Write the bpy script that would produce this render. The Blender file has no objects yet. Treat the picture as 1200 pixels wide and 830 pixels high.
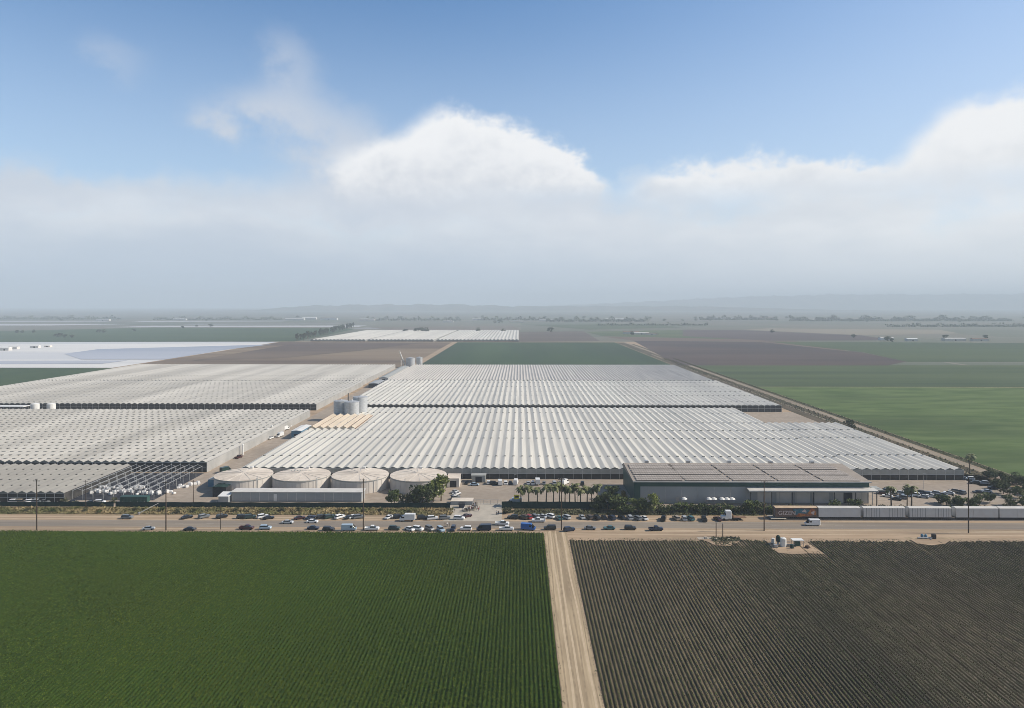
import bpy, math, random
import numpy as np
from mathutils import Vector
random.seed(11); RNG = np.random.default_rng(11)
R = math.radians
scene = bpy.context.scene
COL = scene.collection

# ------------------------------------------------------------------ view of the place
F, HZ, CAMH, YAW = 830.0, 357.0, 84.0, R(0.6)     # photo focal length and horizon (1200 px wide), drone height
def P(x, y, z=0.0):
    d = F*(CAMH-z)/(y-HZ); xc = (x-600.0)/F*d
    return Vector((xc*math.cos(YAW)-d*math.sin(YAW), xc*math.sin(YAW)+d*math.cos(YAW), z))

# ------------------------------------------------------------------ materials
def mat(name, c1, c2=None, scale=1.0, rough=0.8, metal=0.0, detail=4, lo=0.35, hi=0.65, spec=0.3,
        stretch=(1,1,1), coords='pos', c3=None, scale3=0.02, amt3=0.6, bump=0.0, island=False):
    m = bpy.data.materials.new(name); m.use_nodes = True
    nt = m.node_tree; N = nt.nodes; L = nt.links
    b = N['Principled BSDF']
    b.inputs['Roughness'].default_value = rough; b.inputs['Metallic'].default_value = metal
    b.inputs['Specular IOR Level'].default_value = spec if rough < .75 else min(spec, .06)
    b.inputs['Base Color'].default_value = (*c1, 1)
    if c2 is None: return m
    if coords == 'pos':
        src = N.new('ShaderNodeNewGeometry').outputs['Position']
    else:
        src = N.new('ShaderNodeTexCoord').outputs['Object']
    mp = N.new('ShaderNodeMapping'); mp.inputs['Scale'].default_value = stretch
    L.new(src, mp.inputs['Vector'])
    n = N.new('ShaderNodeTexNoise'); n.inputs['Scale'].default_value = scale; n.inputs['Detail'].default_value = detail
    L.new(mp.outputs[0], n.inputs['Vector'])
    r = N.new('ShaderNodeMapRange'); r.inputs['From Min'].default_value = lo; r.inputs['From Max'].default_value = hi
    L.new(n.outputs['Fac'], r.inputs['Value'])
    mx = N.new('ShaderNodeMix'); mx.data_type = 'RGBA'
    mx.inputs['A'].default_value = (*c1, 1); mx.inputs['B'].default_value = (*c2, 1)
    fac = r.outputs[0]
    if island:
        ad = N.new('ShaderNodeMath'); ad.operation = 'MULTIPLY_ADD'; ad.inputs[1].default_value = .5; ad.use_clamp = True
        hf = N.new('ShaderNodeMath'); hf.operation = 'MULTIPLY'; hf.inputs[1].default_value = .5
        L.new(N.new('ShaderNodeNewGeometry').outputs['Random Per Island'], hf.inputs[0])
        L.new(fac, ad.inputs[0]); L.new(hf.outputs[0], ad.inputs[2]); fac = ad.outputs[0]
    L.new(fac, mx.inputs['Factor'])
    out = mx.outputs['Result']
    if c3 is not None:
        n3 = N.new('ShaderNodeTexNoise'); n3.inputs['Scale'].default_value = scale3; n3.inputs['Detail'].default_value = 3
        L.new(mp.outputs[0], n3.inputs['Vector'])
        r3 = N.new('ShaderNodeMapRange'); r3.inputs['From Min'].default_value = 0.42; r3.inputs['From Max'].default_value = 0.62
        r3.inputs['To Max'].default_value = amt3
        L.new(n3.outputs['Fac'], r3.inputs['Value'])
        m3 = N.new('ShaderNodeMix'); m3.data_type = 'RGBA'; m3.inputs['B'].default_value = (*c3, 1)
        L.new(r3.outputs[0], m3.inputs['Factor']); L.new(out, m3.inputs['A']); out = m3.outputs['Result']
    L.new(out, b.inputs['Base Color'])
    if bump:
        bp = N.new('ShaderNodeBump'); bp.inputs['Strength'].default_value = bump; bp.inputs['Distance'].default_value = 0.1
        L.new(n.outputs['Fac'], bp.inputs['Height']); L.new(bp.outputs[0], b.inputs['Normal'])
    return m

M = {}
# ground
M['soil'] = mat('soil', (.38,.275,.185), (.48,.36,.25), .5, stretch=(.12,1,1), c3=(.27,.205,.145), scale3=.10, amt3=.7)
M['yard'] = mat('yard_gravel', (.33,.27,.215), (.41,.345,.28), .35, detail=8, c3=(.29,.245,.20), scale3=.03)
M['concrete'] = mat('concrete', (.42,.38,.32), (.49,.44,.37), .3)
M['asphalt'] = mat('asphalt', (.255,.215,.172), (.315,.268,.215), .5, stretch=(.06,1,1), c3=(.20,.175,.155), scale3=.15)
M['path'] = mat('dirt_track', (.37,.285,.185), (.53,.415,.275), .9, detail=8, stretch=(1,.06,1), c3=(.27,.205,.135), scale3=.25, amt3=.7)
M['rut'] = mat('wheel_rut', (.29,.22,.145), (.38,.295,.195), .4, detail=6)
M['rutlight'] = mat('worn_rut', (.50,.395,.27), (.56,.445,.31), .4, detail=6)
M['line'] = mat('road_paint', (.5,.46,.4), (.36,.33,.29), 1.5)
M['cropsoil'] = mat('crop_soil', (.045,.040,.028), (.07,.06,.042), .8)
M['bedsoil'] = mat('bed_soil', (.098,.077,.047), (.165,.130,.080), .5, detail=7, stretch=(1,.35,1), c3=(.060,.048,.033), scale3=.014, amt3=.8)
M['ballast'] = mat('ballast', (.17,.14,.12), (.24,.2,.17), .6)
M['cloth'] = mat('ground_cloth_shade', (.035,.036,.045), (.07,.07,.08), .3)
# crops
M['crop'] = mat('crop_leaf', (.018,.036,.002), (.112,.152,.018), 1.1, lo=.40, hi=.60, island=True, rough=.7, spec=.1, c3=(.095,.118,.014), scale3=.018, amt3=.6)
M['cropcore'] = mat('crop_core', (.022,.046,.004), (.040,.072,.007), 1.5, rough=.8, spec=.1)
M['seedling'] = mat('seedling_leaf', (.040,.060,.012), (.118,.138,.040), 1.2, island=True, rough=.7, spec=.1)
# vegetation
M['leafA'] = mat('leaf_dark', (.030,.044,.014), (.095,.115,.042), .9, island=True, rough=.7, spec=.15)
M['leafB'] = mat('leaf_mid', (.045,.065,.018), (.140,.170,.055), .9, island=True, rough=.7, spec=.15)
M['leafT'] = mat('leaf_bright', (.10,.13,.03), (.30,.33,.10), .9, island=True, rough=.7, spec=.15)
M['leafC'] = mat('leaf_olive', (.07,.075,.035), (.12,.115,.055), .9, island=True, rough=.7)
M['leafY'] = mat('leaf_yellow', (.16,.12,.03), (.26,.20,.05), .9, rough=.7)
M['leafP'] = mat('palm_leaf', (.075,.092,.030), (.19,.19,.075), 1.0, rough=.6, island=True)
M['bark'] = mat('bark', (.14,.105,.075), (.22,.17,.125), 2)
M['drygrass'] = mat('dry_grass', (.20,.15,.07), (.40,.32,.17), .25, island=True, c3=(.12,.13,.05), scale3=.10, amt3=.9)
M['drybase'] = mat('dry_base', (.22,.16,.09), (.28,.22,.13), .3, c3=(.11,.11,.05), scale3=.10, amt3=.8)
# greenhouse
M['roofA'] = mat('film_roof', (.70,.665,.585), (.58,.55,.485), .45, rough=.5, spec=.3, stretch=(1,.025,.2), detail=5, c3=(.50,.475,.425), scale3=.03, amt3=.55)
M['roofB'] = mat('film_roof_pink', (.55,.51,.455), (.47,.435,.39), .5, rough=.5, spec=.3, stretch=(1,.03,.2))
M['roofC'] = mat('film_roof_grey', (.44,.415,.365), (.35,.33,.295), .45, rough=.5, spec=.3, stretch=(1,.03,.2), c3=(.57,.54,.485), scale3=.03, amt3=.75)  # paler bands put sun glare on the film into the roof colour
M['roofD'] = mat('shade_cloth', (.29,.275,.25), (.335,.32,.29), .08, rough=.8, stretch=(1,.2,1))
M['roofT'] = mat('cream_roof', (.52,.435,.335), (.60,.505,.39), .2, rough=.6, stretch=(1,.2,1))
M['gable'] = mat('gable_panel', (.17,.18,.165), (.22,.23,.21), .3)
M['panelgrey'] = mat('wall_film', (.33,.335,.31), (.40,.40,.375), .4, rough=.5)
M['open'] = mat('open_side_shade', (.05,.047,.045), (.075,.07,.065), .4)  # dark fill for netting and for the shade inside open sides
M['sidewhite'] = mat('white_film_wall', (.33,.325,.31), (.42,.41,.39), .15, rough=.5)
M['frame'] = mat('galvanised_frame', (.55,.55,.53), (.62,.62,.6), 1, rough=.5)
M['vent'] = mat('vent_dark', (.15,.15,.14), (.19,.19,.175), 1)
M['ventC'] = mat('vent_flap', (.20,.20,.19), (.25,.25,.235), 1)
# buildings
M['tankwall'] = mat('tank_wall', (.62,.57,.515), (.68,.63,.57), .2, rough=.6, stretch=(1,1,.15))
M['tankroof'] = mat('tank_roof', (.67,.585,.49), (.76,.675,.575), .35, detail=7, rough=.7, c3=(.52,.44,.36), scale3=.08)
M['white'] = mat('white_paint', (.74,.73,.70), (.80,.79,.76), .3, rough=.5)
M['offwhite'] = mat('off_white', (.58,.56,.52), (.66,.63,.59), .3, rough=.6)
M['panelblue'] = mat('insulated_panel', (.33,.345,.355), (.37,.385,.39), .1, rough=.5)
M['green'] = mat('dark_green_paint', (.025,.075,.065), (.035,.09,.078), .3, rough=.5)
M['fence'] = mat('green_screen', (.018,.042,.040), (.03,.058,.052), .5, rough=.8)
M['solarroof'] = mat('roof_sheet', (.32,.278,.238), (.37,.32,.275), .3)
M['silo'] = mat('galvanised_silo', (.45,.46,.47), (.56,.57,.58), .5, rough=.5, metal=.3, stretch=(1,1,3))
M['steel'] = mat('steel', (.4,.4,.4), (.5,.5,.5), 1, rough=.45, metal=.5)
M['dark'] = mat('dark_paint', (.03,.03,.035), (.05,.05,.055), 1)
M['wood'] = mat('pole_wood', (.07,.05,.038), (.11,.08,.06), 2)
M['bluebox'] = mat('blue_paint', (.10,.22,.32), (.13,.26,.36), .5)
M['teal'] = mat('teal_paint', (.05,.28,.22), (.07,.32,.25), .5)
M['rust'] = mat('brown_steel', (.20,.115,.07), (.27,.165,.10), .6, c3=(.12,.13,.15), scale3=.2)
M['rail'] = mat('rail_steel', (.12,.09,.075), (.16,.12,.1), 1, metal=.4, rough=.5)
M['rubber'] = mat('rubber', (.015,.015,.016))
M['glass'] = mat('car_glass', (.012,.014,.018), rough=.08, spec=.6)
M['boxcar'] = mat('boxcar_white', (.60,.60,.60), (.68,.68,.68), .3, rough=.5, c3=(.5,.48,.46), scale3=.3, amt3=.5)
M['boxrib'] = mat('boxcar_rib', (.22,.22,.23), (.28,.28,.29), .5)  # darker than the body: the ribs' shadow is put into their colour
M['bundle'] = mat('white_wrap', (.66,.64,.62), (.76,.74,.72), .8, rough=.5)
M['yellow'] = mat('yellow_sign', (.72,.60,.05), (.78,.66,.08), 1)
M['graf_grey'] = mat('graffiti_grey', (.50,.42,.40), (.6,.52,.5), 2)
M['graf_orange'] = mat('graffiti_orange', (.48,.20,.07), (.32,.11,.06), 1.2, lo=.45, hi=.55)
M['graf_blue'] = mat('graffiti_blue', (.05,.14,.19), (.10,.2,.25), 1.2)
PAINT = {k: mat('paint_'+k, v, rough=.3, spec=.5) for k, v in {
    'white': (.78,.78,.77), 'silver': (.42,.44,.46), 'grey': (.16,.17,.18), 'black': (.014,.014,.016),
    'navy': (.018,.028,.06), 'blue': (.02,.12,.42), 'pale blue': (.36,.46,.55), 'teal': (.04,.13,.14),
    'maroon': (.06,.014,.016), 'red': (.30,.03,.035), 'tan': (.35,.29,.22), 'dark green': (.025,.05,.04), 'brown': (.10,.07,.05)}.items()}

# ------------------------------------------------------------------ mesh helpers
class MB:
    def __init__(s): s.v = []; s.f = []; s.m = []
    def add(s, vs, fs, m=0):
        o = len(s.v); s.v += [tuple(q) for q in vs]
        s.f += [tuple(i+o for i in q) for q in fs]; s.m += [m]*len(fs); return s
    def box(s, x0, x1, y0, y1, z0, z1, m=0):
        return s.add([(x0,y0,z0),(x1,y0,z0),(x1,y1,z0),(x0,y1,z0),(x0,y0,z1),(x1,y0,z1),(x1,y1,z1),(x0,y1,z1)],
                     [(0,3,2,1),(4,5,6,7),(0,1,5,4),(1,2,6,5),(2,3,7,6),(3,0,4,7)], m)
    def quad(s, a, b, c, d, m=0): return s.add([a,b,c,d], [(0,1,2,3)], m)
    def tube(s, p0, p1, r0, r1=None, n=8, m=0, cap=True):
        r1 = r0 if r1 is None else r1
        p0 = Vector(p0); p1 = Vector(p1); ax = (p1-p0).normalized()
        u = ax.orthogonal().normalized(); w = ax.cross(u)
        vs = []
        for p, r in ((p0,r0),(p1,r1)):
            for k in range(n):
                a = 2*math.pi*k/n; vs.append(p+u*(r*math.cos(a))+w*(r*math.sin(a)))
        fs = [(k,(k+1)%n,n+(k+1)%n,n+k) for k in range(n)]
        if cap: fs += [tuple(range(n-1,-1,-1)), tuple(range(n,2*n))]
        return s.add(vs, fs, m)
    def lathe(s, prof, cx=0, cy=0, n=32, m=0):
        vs = []; fs = []
        for r, z in prof:
            for k in range(n):
                a = 2*math.pi*k/n; vs.append((cx+r*math.cos(a), cy+r*math.sin(a), z))
        for j in range(len(prof)-1):
            for k in range(n):
                fs.append((j*n+k, j*n+(k+1)%n, (j+1)*n+(k+1)%n, (j+1)*n+k))
        if prof[-1][0] > 1e-6: fs.append(tuple((len(prof)-1)*n+k for k in range(n)))
        return s.add(vs, fs, m)
    def prism(s, prof, y0, y1, inset=0, m=0, axis='y'):
        """closed profile in (a,z), extruded along the other horizontal axis"""
        n = len(prof); vs = []
        for y in (y0, y1):
            for a, z in prof: vs.append((a, y, z) if axis == 'y' else (y, a, z))
        fs = [(k, (k+1)%n, n+(k+1)%n, n+k) for k in range(n)]
        fs += [tuple(range(n-1,-1,-1)), tuple(range(n,2*n))]
        return s.add(vs, fs, m)
    def hull(s, base, top, m=0):
        """two closed loops of equal length, bottom and top"""
        n = len(base)
        fs = [(k, (k+1)%n, n+(k+1)%n, n+k) for k in range(n)] + [tuple(range(n-1,-1,-1)), tuple(range(n,2*n))]
        return s.add(list(base)+list(top), fs, m)

def setprops(o, label=None, cat=None, group=None, kind=None):
    if label: o['label'] = label
    if cat: o['category'] = cat
    if group: o['group'] = group
    if kind: o['kind'] = kind
    return o
def link_mesh(name, me, mats, parent=None):
    for m in (mats if isinstance(mats, (list, tuple)) else [mats]): me.materials.append(m)
    o = bpy.data.objects.new(name, me); COL.objects.link(o)
    if parent is not None: o.parent = parent
    return o
def obj(name, mb, mats, parent=None, smooth=False):
    """world-coordinate mesh; under a parent the parent's place is taken off"""
    v = np.array(mb.v, dtype=np.float64)
    if parent is not None:
        p = parent
        while p is not None:
            v = v - np.array(p.location); p = p.parent
    me = bpy.data.meshes.new(name)
    me.from_pydata(v.tolist(), [], mb.f); me.update()
    me.polygons.foreach_set('material_index', mb.m)
    if smooth: me.polygons.foreach_set('use_smooth', [True]*len(mb.f))
    return link_mesh(name, me, mats, parent)
def quads_obj(name, V, mats, parent=None, midx=None):
    """V: (n,4,3) array of quads"""
    n = len(V)
    me = bpy.data.meshes.new(name)
    me.vertices.add(n*4); me.vertices.foreach_set('co', np.ascontiguousarray(V, dtype=np.float32).ravel())
    me.loops.add(n*4); me.loops.foreach_set('vertex_index', np.arange(n*4, dtype=np.int32))
    me.polygons.add(n); me.polygons.foreach_set('loop_start', np.arange(0, n*4, 4, dtype=np.int32))
    if midx is not None: me.polygons.foreach_set('material_index', np.asarray(midx, dtype=np.int32))
    me.update(calc_edges=True)
    return link_mesh(name, me, mats, parent)
def grid_obj(name, V, mats, parent=None):
    """V: (ny,nx,3) grid"""
    ny, nx, _ = V.shape
    i = np.arange(ny*nx).reshape(ny, nx)
    Fq = np.stack([i[:-1,:-1], i[:-1,1:], i[1:,1:], i[1:,:-1]], -1).reshape(-1, 4)
    me = bpy.data.meshes.new(name); n = len(Fq)
    me.vertices.add(ny*nx); me.vertices.foreach_set('co', np.ascontiguousarray(V, dtype=np.float32).ravel())
    me.loops.add(n*4); me.loops.foreach_set('vertex_index', Fq.astype(np.int32).ravel())
    me.polygons.add(n); me.polygons.foreach_set('loop_start', np.arange(0, n*4, 4, dtype=np.int32))
    me.update(calc_edges=True)
    return link_mesh(name, me, mats, parent)
def empty(name, loc, rz=0, label=None, cat=None, group=None):
    o = bpy.data.objects.new(name, None); COL.objects.link(o)
    o.location = loc; o.rotation_euler = (0,0,rz); o.empty_display_size = .5
    return setprops(o, label, cat, group)
def copy_tree(o, parent=None):
    c = o.copy(); COL.objects.link(c)
    if parent is not None: c.parent = parent
    for ch in list(o.children): copy_tree(ch, c)
    return c
def structure(o): o['kind'] = 'structure'; return o
def sheet(name, pts, z, m):
    mb = MB(); mb.add([(p[0], p[1], z) for p in pts], [tuple(range(len(pts)))])
    o = obj(name, mb, m)
    if o.data.polygons[0].normal.z < 0: o.data.flip_normals()
    return structure(o)
def rect(name, x0, x1, y0, y1, z, m): return sheet(name, [(x0,y0),(x1,y0),(x1,y1),(x0,y1)], z, m)
PIXN = [0]
def pix(name, pts, z, m):
    PIXN[0] += 1; z = .10+.014*PIXN[0]
    return sheet(name, [P(x, y) for x, y in pts], z, m)
ORD = ['zeroth','first','second','third','fourth','fifth','sixth','seventh','eighth','ninth','tenth','eleventh','twelfth',
       'thirteenth','fourteenth','fifteenth','sixteenth','seventeenth','eighteenth','nineteenth','twentieth']

# ------------------------------------------------------------------ the ground
gm = bpy.data.materials.new('far_plain'); gm.use_nodes = True
nt = gm.node_tree; N = nt.nodes; L = nt.links; b = N['Principled BSDF']; b.inputs['Roughness'].default_value = .9
gp = N.new('ShaderNodeNewGeometry'); br = N.new('ShaderNodeTexBrick')
br.inputs['Scale'].default_value = 1.0; br.inputs['Brick Width'].default_value = 620; br.inputs['Row Height'].default_value = 260
br.inputs['Mortar Size'].default_value = 5; br.inputs['Color1'].default_value = (.05,.085,.04,1); br.inputs['Color2'].default_value = (.17,.14,.11,1)
br.inputs['Mortar'].default_value = (.22,.19,.15,1); br.offset = .37
L.new(gp.outputs['Position'], br.inputs['Vector'])
nz = N.new('ShaderNodeTexNoise'); nz.inputs['Scale'].default_value = .004; nz.inputs['Detail'].default_value = 6
L.new(gp.outputs['Position'], nz.inputs['Vector'])
mx = N.new('ShaderNodeMix'); mx.data_type = 'RGBA'; mx.inputs['B'].default_value = (.12,.12,.085,1)
L.new(nz.outputs['Fac'], mx.inputs['Factor']); L.new(br.outputs['Color'], mx.inputs['A']); L.new(mx.outputs['Result'], b.inputs['Base Color'])
rect('ground', -14500, 14500, -900, 15800, -.04, gm)
rect('farm_ground', -560, 262, 100, 1600, 0, M['soil'])

def field(name, pts, z, c1, c2, scale=.02, stretch=(.3,1,1), c3=None, amt3=.6, scale3=.006, rough=.85, lo=.35, hi=.65):
    return pix(name, pts, z, mat(name+'_surface', c1, c2, scale, stretch=stretch, c3=c3, amt3=amt3, scale3=scale3, rough=rough, lo=lo, hi=hi))
G1, G2 = (.050,.088,.036), (.078,.120,.048)
# right: the big green field and what lies beyond it
rect('green_field', 243, 1500, 262, 722, .05, mat('green_field_surface', (.067,.112,.031), (.132,.182,.066), .07, detail=9, stretch=(.35,1,1), c3=(.044,.070,.026), amt3=.6, scale3=.011))  # darker streaks in the crop colour stand in for cloud shadow
rect('green_field', 243, 1500, 725, 985, .06, mat('green_field_far_surface', (.036,.062,.030), (.085,.115,.048), .02, detail=8, stretch=(.15,1,1), c3=(.105,.135,.06), amt3=.6, scale3=.007))  # dark tones put cloud shadow into the crop colour here
field('ploughed_field', [(795,428.5),(1040,428.5),(1062,424),(1010,413),(890,401),(742,399.5)], .09, (.085,.062,.058), (.115,.085,.075), .01, c3=(.06,.052,.055), amt3=.8, scale3=.004)
field('ploughed_field', [(742,399.3),(890,400.8),(1000,412.8),(925,398.5),(705,394.5)], .10, (.14,.105,.085), (.18,.135,.11), .006)
field('green_field', [(1064,424.5),(1500,424.5),(1500,404),(900,400.5),(1012,413)], .10, (.055,.085,.044), (.095,.125,.055), .005, stretch=(.2,1,1), c3=(.035,.055,.038), amt3=.7, scale3=.003)
field('fallow_field', [(900,385),(1100,386.5),(1125,391),(1010,393),(870,386.5)], .14, (.24,.21,.165), (.28,.245,.19), .004)
field('ploughed_field', [(800,386.5),(868,387),(1010,393.3),(1050,399),(900,399.5),(800,394)], .13, (.09,.07,.07), (.12,.095,.09), .004)
field('green_field', [(686,389),(800,386.8),(800,394),(870,398),(705,394)], .12, (.075,.105,.05), (.105,.13,.06), .006)
field('fallow_field', [(602,389),(684,388.5),(703,400),(602,401)], .12, (.11,.09,.08), (.14,.115,.10), .006)
# behind the middle greenhouses
rect('green_field', -138, 212, 938, 1575, .05, mat('green_field_mid_surface', (.038,.075,.034), (.055,.095,.040), .02, stretch=(1,.1,1), c3=(.032,.055,.035), amt3=.7, scale3=.006))
rect('stubble_field', -535, -150, 938, 1575, .05, mat('stubble_surface', (.22,.165,.115), (.265,.205,.145), .02, stretch=(.2,1,1), c3=(.115,.085,.07), amt3=.9, scale3=.0045))
# left: plastic mulch and green strips
rect('plastic_mulch', -1500, -540, 934, 1590, .07, mat('plastic_mulch_surface', (.76,.74,.71), (.68,.665,.645), .02, rough=.6, spec=.1, stretch=(.1,1,1), c3=(.50,.52,.56), amt3=.6, scale3=.006))  # blue-grey streaks paint sky reflection and cloud shadow onto the white plastic
rect('green_field', -1100, -505, 560, 928, .05, mat('green_field_left_surface', (.045,.078,.036), (.06,.095,.042), .03))
field('green_field', [(-400,402),(345,400.5),(420,385),(180,384),(-400,398)], .08, (.045,.078,.038), (.065,.10,.046), .005, stretch=(.2,1,1))
for k, (pts, c) in enumerate([
    ([(-300,382),(60,381.6),(160,380),(-300,379.5)], .52), ([(120,383.8),(420,383.2),(430,381.6),(180,382)], .5),
    ([(-100,377.8),(130,377),(120,376.2),(-100,376.6)], .42), ([(150,377.6),(330,376.8),(340,376),(170,376.4)], .45),
    ([(210,380.6),(395,380.2),(400,379.5),(230,379.7)], .34), ([(405,385.8),(530,384.8),(540,383.9),(430,384)], .30)]):
    field('plastic_mulch', pts, .16+.01*k, (c,c,c*1.02), (c*.9,c*.9,c*.93), .003)
field('green_field', [(620,381),(760,380),(800,384),(690,386.6)], .12, (.07,.095,.055), (.10,.12,.07), .004)
field('fallow_field', [(430,383.6),(600,382),(610,387),(470,388)], .13, (.15,.13,.11), (.19,.165,.14), .004)

field('plastic_mulch_skyshade', [(95,421.5),(75,415),(115,409.5),(318,404),(265,410),(195,421.5)], .10, (.34,.38,.46), (.44,.47,.54), .006, stretch=(.1,1,1))  # bluish sheet painting in sky reflection and cloud shadow on the plastic
field('plastic_mulch_skyshade', [(-200,423.8),(150,422.8),(120,426.5),(-200,427.5)], .11, (.40,.43,.50), (.50,.52,.57), .006, stretch=(.1,1,1))  # second strip with sky reflection and cloud shadow in its colour
field('stubble_field', [(225,423),(345,403.2),(498,401.6),(425,411),(330,420)], .09, (.105,.08,.072), (.15,.115,.09), .008, stretch=(.15,1,1), c3=(.19,.145,.11), amt3=.7, scale3=.006)
def wavy(name, horiz, c, a0, a1, w, z, m, amp=.25, seed=0):
    q = np.linspace(a0, a1, 60); o = c+amp*np.sin(q*.045+seed)+amp*.5*np.sin(q*.13+seed*2)
    mb = MB(); l = [((u,v-w/2,z) if horiz else (v-w/2,u,z)) for u, v in zip(q,o)]; h = [((u,v+w/2,z) if horiz else (v+w/2,u,z)) for u, v in zip(q,o)]
    n = len(l); mb.add(l+h, [(k,k+1,n+k+1,n+k) if horiz else (k,n+k,n+k+1,k+1) for k in range(n-1)])
    ob = obj(name, mb, m); return structure(ob)
for k, (c, w_, mm) in enumerate(((11.4,.55,'rutlight'),(13.2,.5,'rutlight'),(12.3,.45,'rut'),(14.6,.4,'rut'),(15.9,.5,'rutlight'),(10.2,.35,'rut'),(16.9,.3,'rut'))):
    wavy('wheel_track', False, c, 100, 263, w_, .014+.001*k, M[mm], .18, k*1.7)
for k, (c, w_, mm, xa, xb) in enumerate(((261.8,.35,'rut',-250,8),(264.2,.5,'rutlight',-250,250),(265.3,.4,'rut',-250,250),(256.0,.6,'rut',18,250),(259.5,.5,'rutlight',10,250),(260.9,.4,'rut',10,250),(262.8,.4,'rutlight',18,250),(275.6,.5,'rutlight',-260,250),(277.0,.4,'rut',-260,96),(278.6,.5,'rutlight',-260,96),(280.2,.35,'rut',-260,96))):
    wavy('wheel_track', True, c, xa, xb, w_, .0052+.0007*k, M[mm], .22, k*2.3)
# hills far behind
def hills(name, x0, x1, Yc, prof, depth, m):
    xs = np.linspace(x0, x1, 260); ys = np.linspace(-1, 1, 13)
    V = np.zeros((13, 260, 3))
    pr = np.array(prof)
    for j, t in enumerate(ys):
        h = np.interp(xs, pr[:,0], pr[:,1])
        nzv = 1 + .10*np.sin(xs*.013+t*3)+.07*np.sin(xs*.031+1.7*t*5)+.05*np.sin(xs*.067+t*9)
        V[j,:,0] = xs; V[j,:,1] = Yc + t*depth + 120*np.sin(xs*.002+t); V[j,:,2] = np.maximum(h*nzv*(1-t*t)**.8, 0) - .5
    return structure(grid_obj(name, V, m))
hm = mat('hill_scrub', (.07,.085,.05), (.16,.135,.09), .004, detail=8)
hills('hills', -4200, 5000, 9600, [(-4200,0),(-3500,8),(-2900,66),(-2200,80),(-900,84),(-100,60),(900,60),(2300,58),(3800,22),(5000,0)], 900, hm)
hills('hills', -800, 14000, 13800, [(-800,0),(900,70),(2400,130),(4200,215),(6200,255),(8600,255),(14000,258)], 1300, hm)

# yard, road, verge
rect('yard', -470, 226, 293.5, 352, .008, M['yard'])
rect('service_road', -156, -133, 352, 930, .012, M['yard'])
rect('yard', 160, 213, 474, 556, .012, M['yard'])
rect('road', -700, 700, 266.4, 274.2, .012, M['asphalt'])
for y0 in (266.7, 273.8): rect('road_line', -700, 700, y0, y0+.12, .018, M['line'])
for k in range(-55, 56): 
    rect('road_line', k*12.0, k*12.0+3, 270.25, 270.37, .018, M['line']) if abs(k) < 26 else None
rect('driveway', -29.5, -7, 274.4, 300, .014, M['concrete'])
rect('dirt_track', 9.2, 17.5, 100, 262, .010, M['path'])
M['farmroad'] = mat('farm_road', (.27,.225,.175), (.34,.285,.22), .5, stretch=(1,.05,1), c3=(.21,.175,.135), scale3=.08)
rect('farm_track', 231.5, 236.5, 300, 1600, .012, M['farmroad'])
rect('farm_track', 222.2, 224.2, 352, 1200, .012, M['farmroad'])
rect('farm_track', 243, 1500, 722.3, 724.8, .07, M['path'])
rect('crop_soil', -420, 9, 95, 260, .006, M['cropsoil'])
rect('cloth_with_shade', -193, -157, 302, 351, .016, M['cloth'])  # dark cloth that also paints in the blue-black shading under the frames
rect('verge', -320, -27, 281.5, 291.6, .012, M['drybase'])
rect('verge', -2, 330, 282.5, 293, .012, M['drybase'])
rect('verge', 213.2, 231, 330, 1570, .008, mat('ditch_scrub', (.095,.076,.052), (.155,.122,.085), .1, stretch=(1,.2,1), c3=(.06,.058,.035), scale3=.06, amt3=.8))
rect('verge', 237, 242.6, 300, 1500, .010, mat('ditch_bank', (.075,.075,.045), (.11,.10,.06), .1))

# ------------------------------------------------------------------ crops in the foreground
def row_profile(x0, x1, pitch, prof, ys, jit, zj, base=0.0):
    n = int((x1-x0)/pitch); xs = []; zs = []
    for k in range(n):
        for a, z in prof: xs.append(x0+(k+a)*pitch); zs.append(z)
    xs = np.array(xs); zs = np.array(zs)
    V = np.zeros((len(ys), len(xs), 3))
    V[:,:,0] = xs[None]+RNG.normal(0, jit, (len(ys), len(xs))); V[:,:,1] = ys[:,None]
    V[:,:,2] = base+zs[None]*(1+RNG.normal(0, zj, (len(ys), len(xs)))).clip(.4, 1.5)
    return V
def leaves(pos, size, tilt=.7, ar=.55, rng=RNG):
    n = len(pos)
    az = rng.uniform(0, 2*np.pi, n); el = rng.normal(.5, tilt, n)
    s = size*rng.uniform(.7, 1.3, n)
    d = np.stack([np.cos(az)*np.cos(el), np.sin(az)*np.cos(el), np.sin(el)], -1)
    w = np.stack([-np.sin(az), np.cos(az), rng.normal(0, .3, n)], -1)
    a = (d*s[:,None])*.5; c = (w*(s*ar)[:,None])*.5
    return np.stack([pos-a-c*.6, pos-a*.1-c, pos+a, pos-a*.1+c], 1)
ys = np.arange(112, 260.01, .8)
V = row_profile(-240, 9, 1.0, [(.0,.02),(.16,.04),(.29,.22),(.5,.31),(.71,.22),(.84,.04)], ys, .04, .30)
V[-1,:,1] += RNG.normal(0, .45, V.shape[1]); V[-2,:,1] += RNG.normal(0, .15, V.shape[1])
setprops(grid_obj('crop_rows', V, M['cropcore']), kind='stuff')
px = np.arange(-240, 8.9, 1.0)+.5; py = np.arange(112, 260, .42)
X, Y = np.meshgrid(px, py); n = X.size
X = (X+RNG.normal(0, .05, X.shape)).ravel(); Y = (Y+RNG.uniform(-.15, .15, Y.shape)).ravel()
gapn = np.sin(X*.21+1.3*np.sin(Y*.043))+np.sin(Y*.17+2.1*np.sin(X*.037))
keep = RNG.random(n) > np.where(gapn > 1.55, .34, .085); X = X[keep]; Y = Y[keep]; n = len(X)
vig = RNG.uniform(.62, 1.25, n)*(1+.14*np.sin(X*.05+Y*.021)*np.sin(Y*.047-X*.013))
hgt = .40*vig+.05*np.sin(X*.11+Y*.05)*np.sin(Y*.09)
q = []
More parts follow.
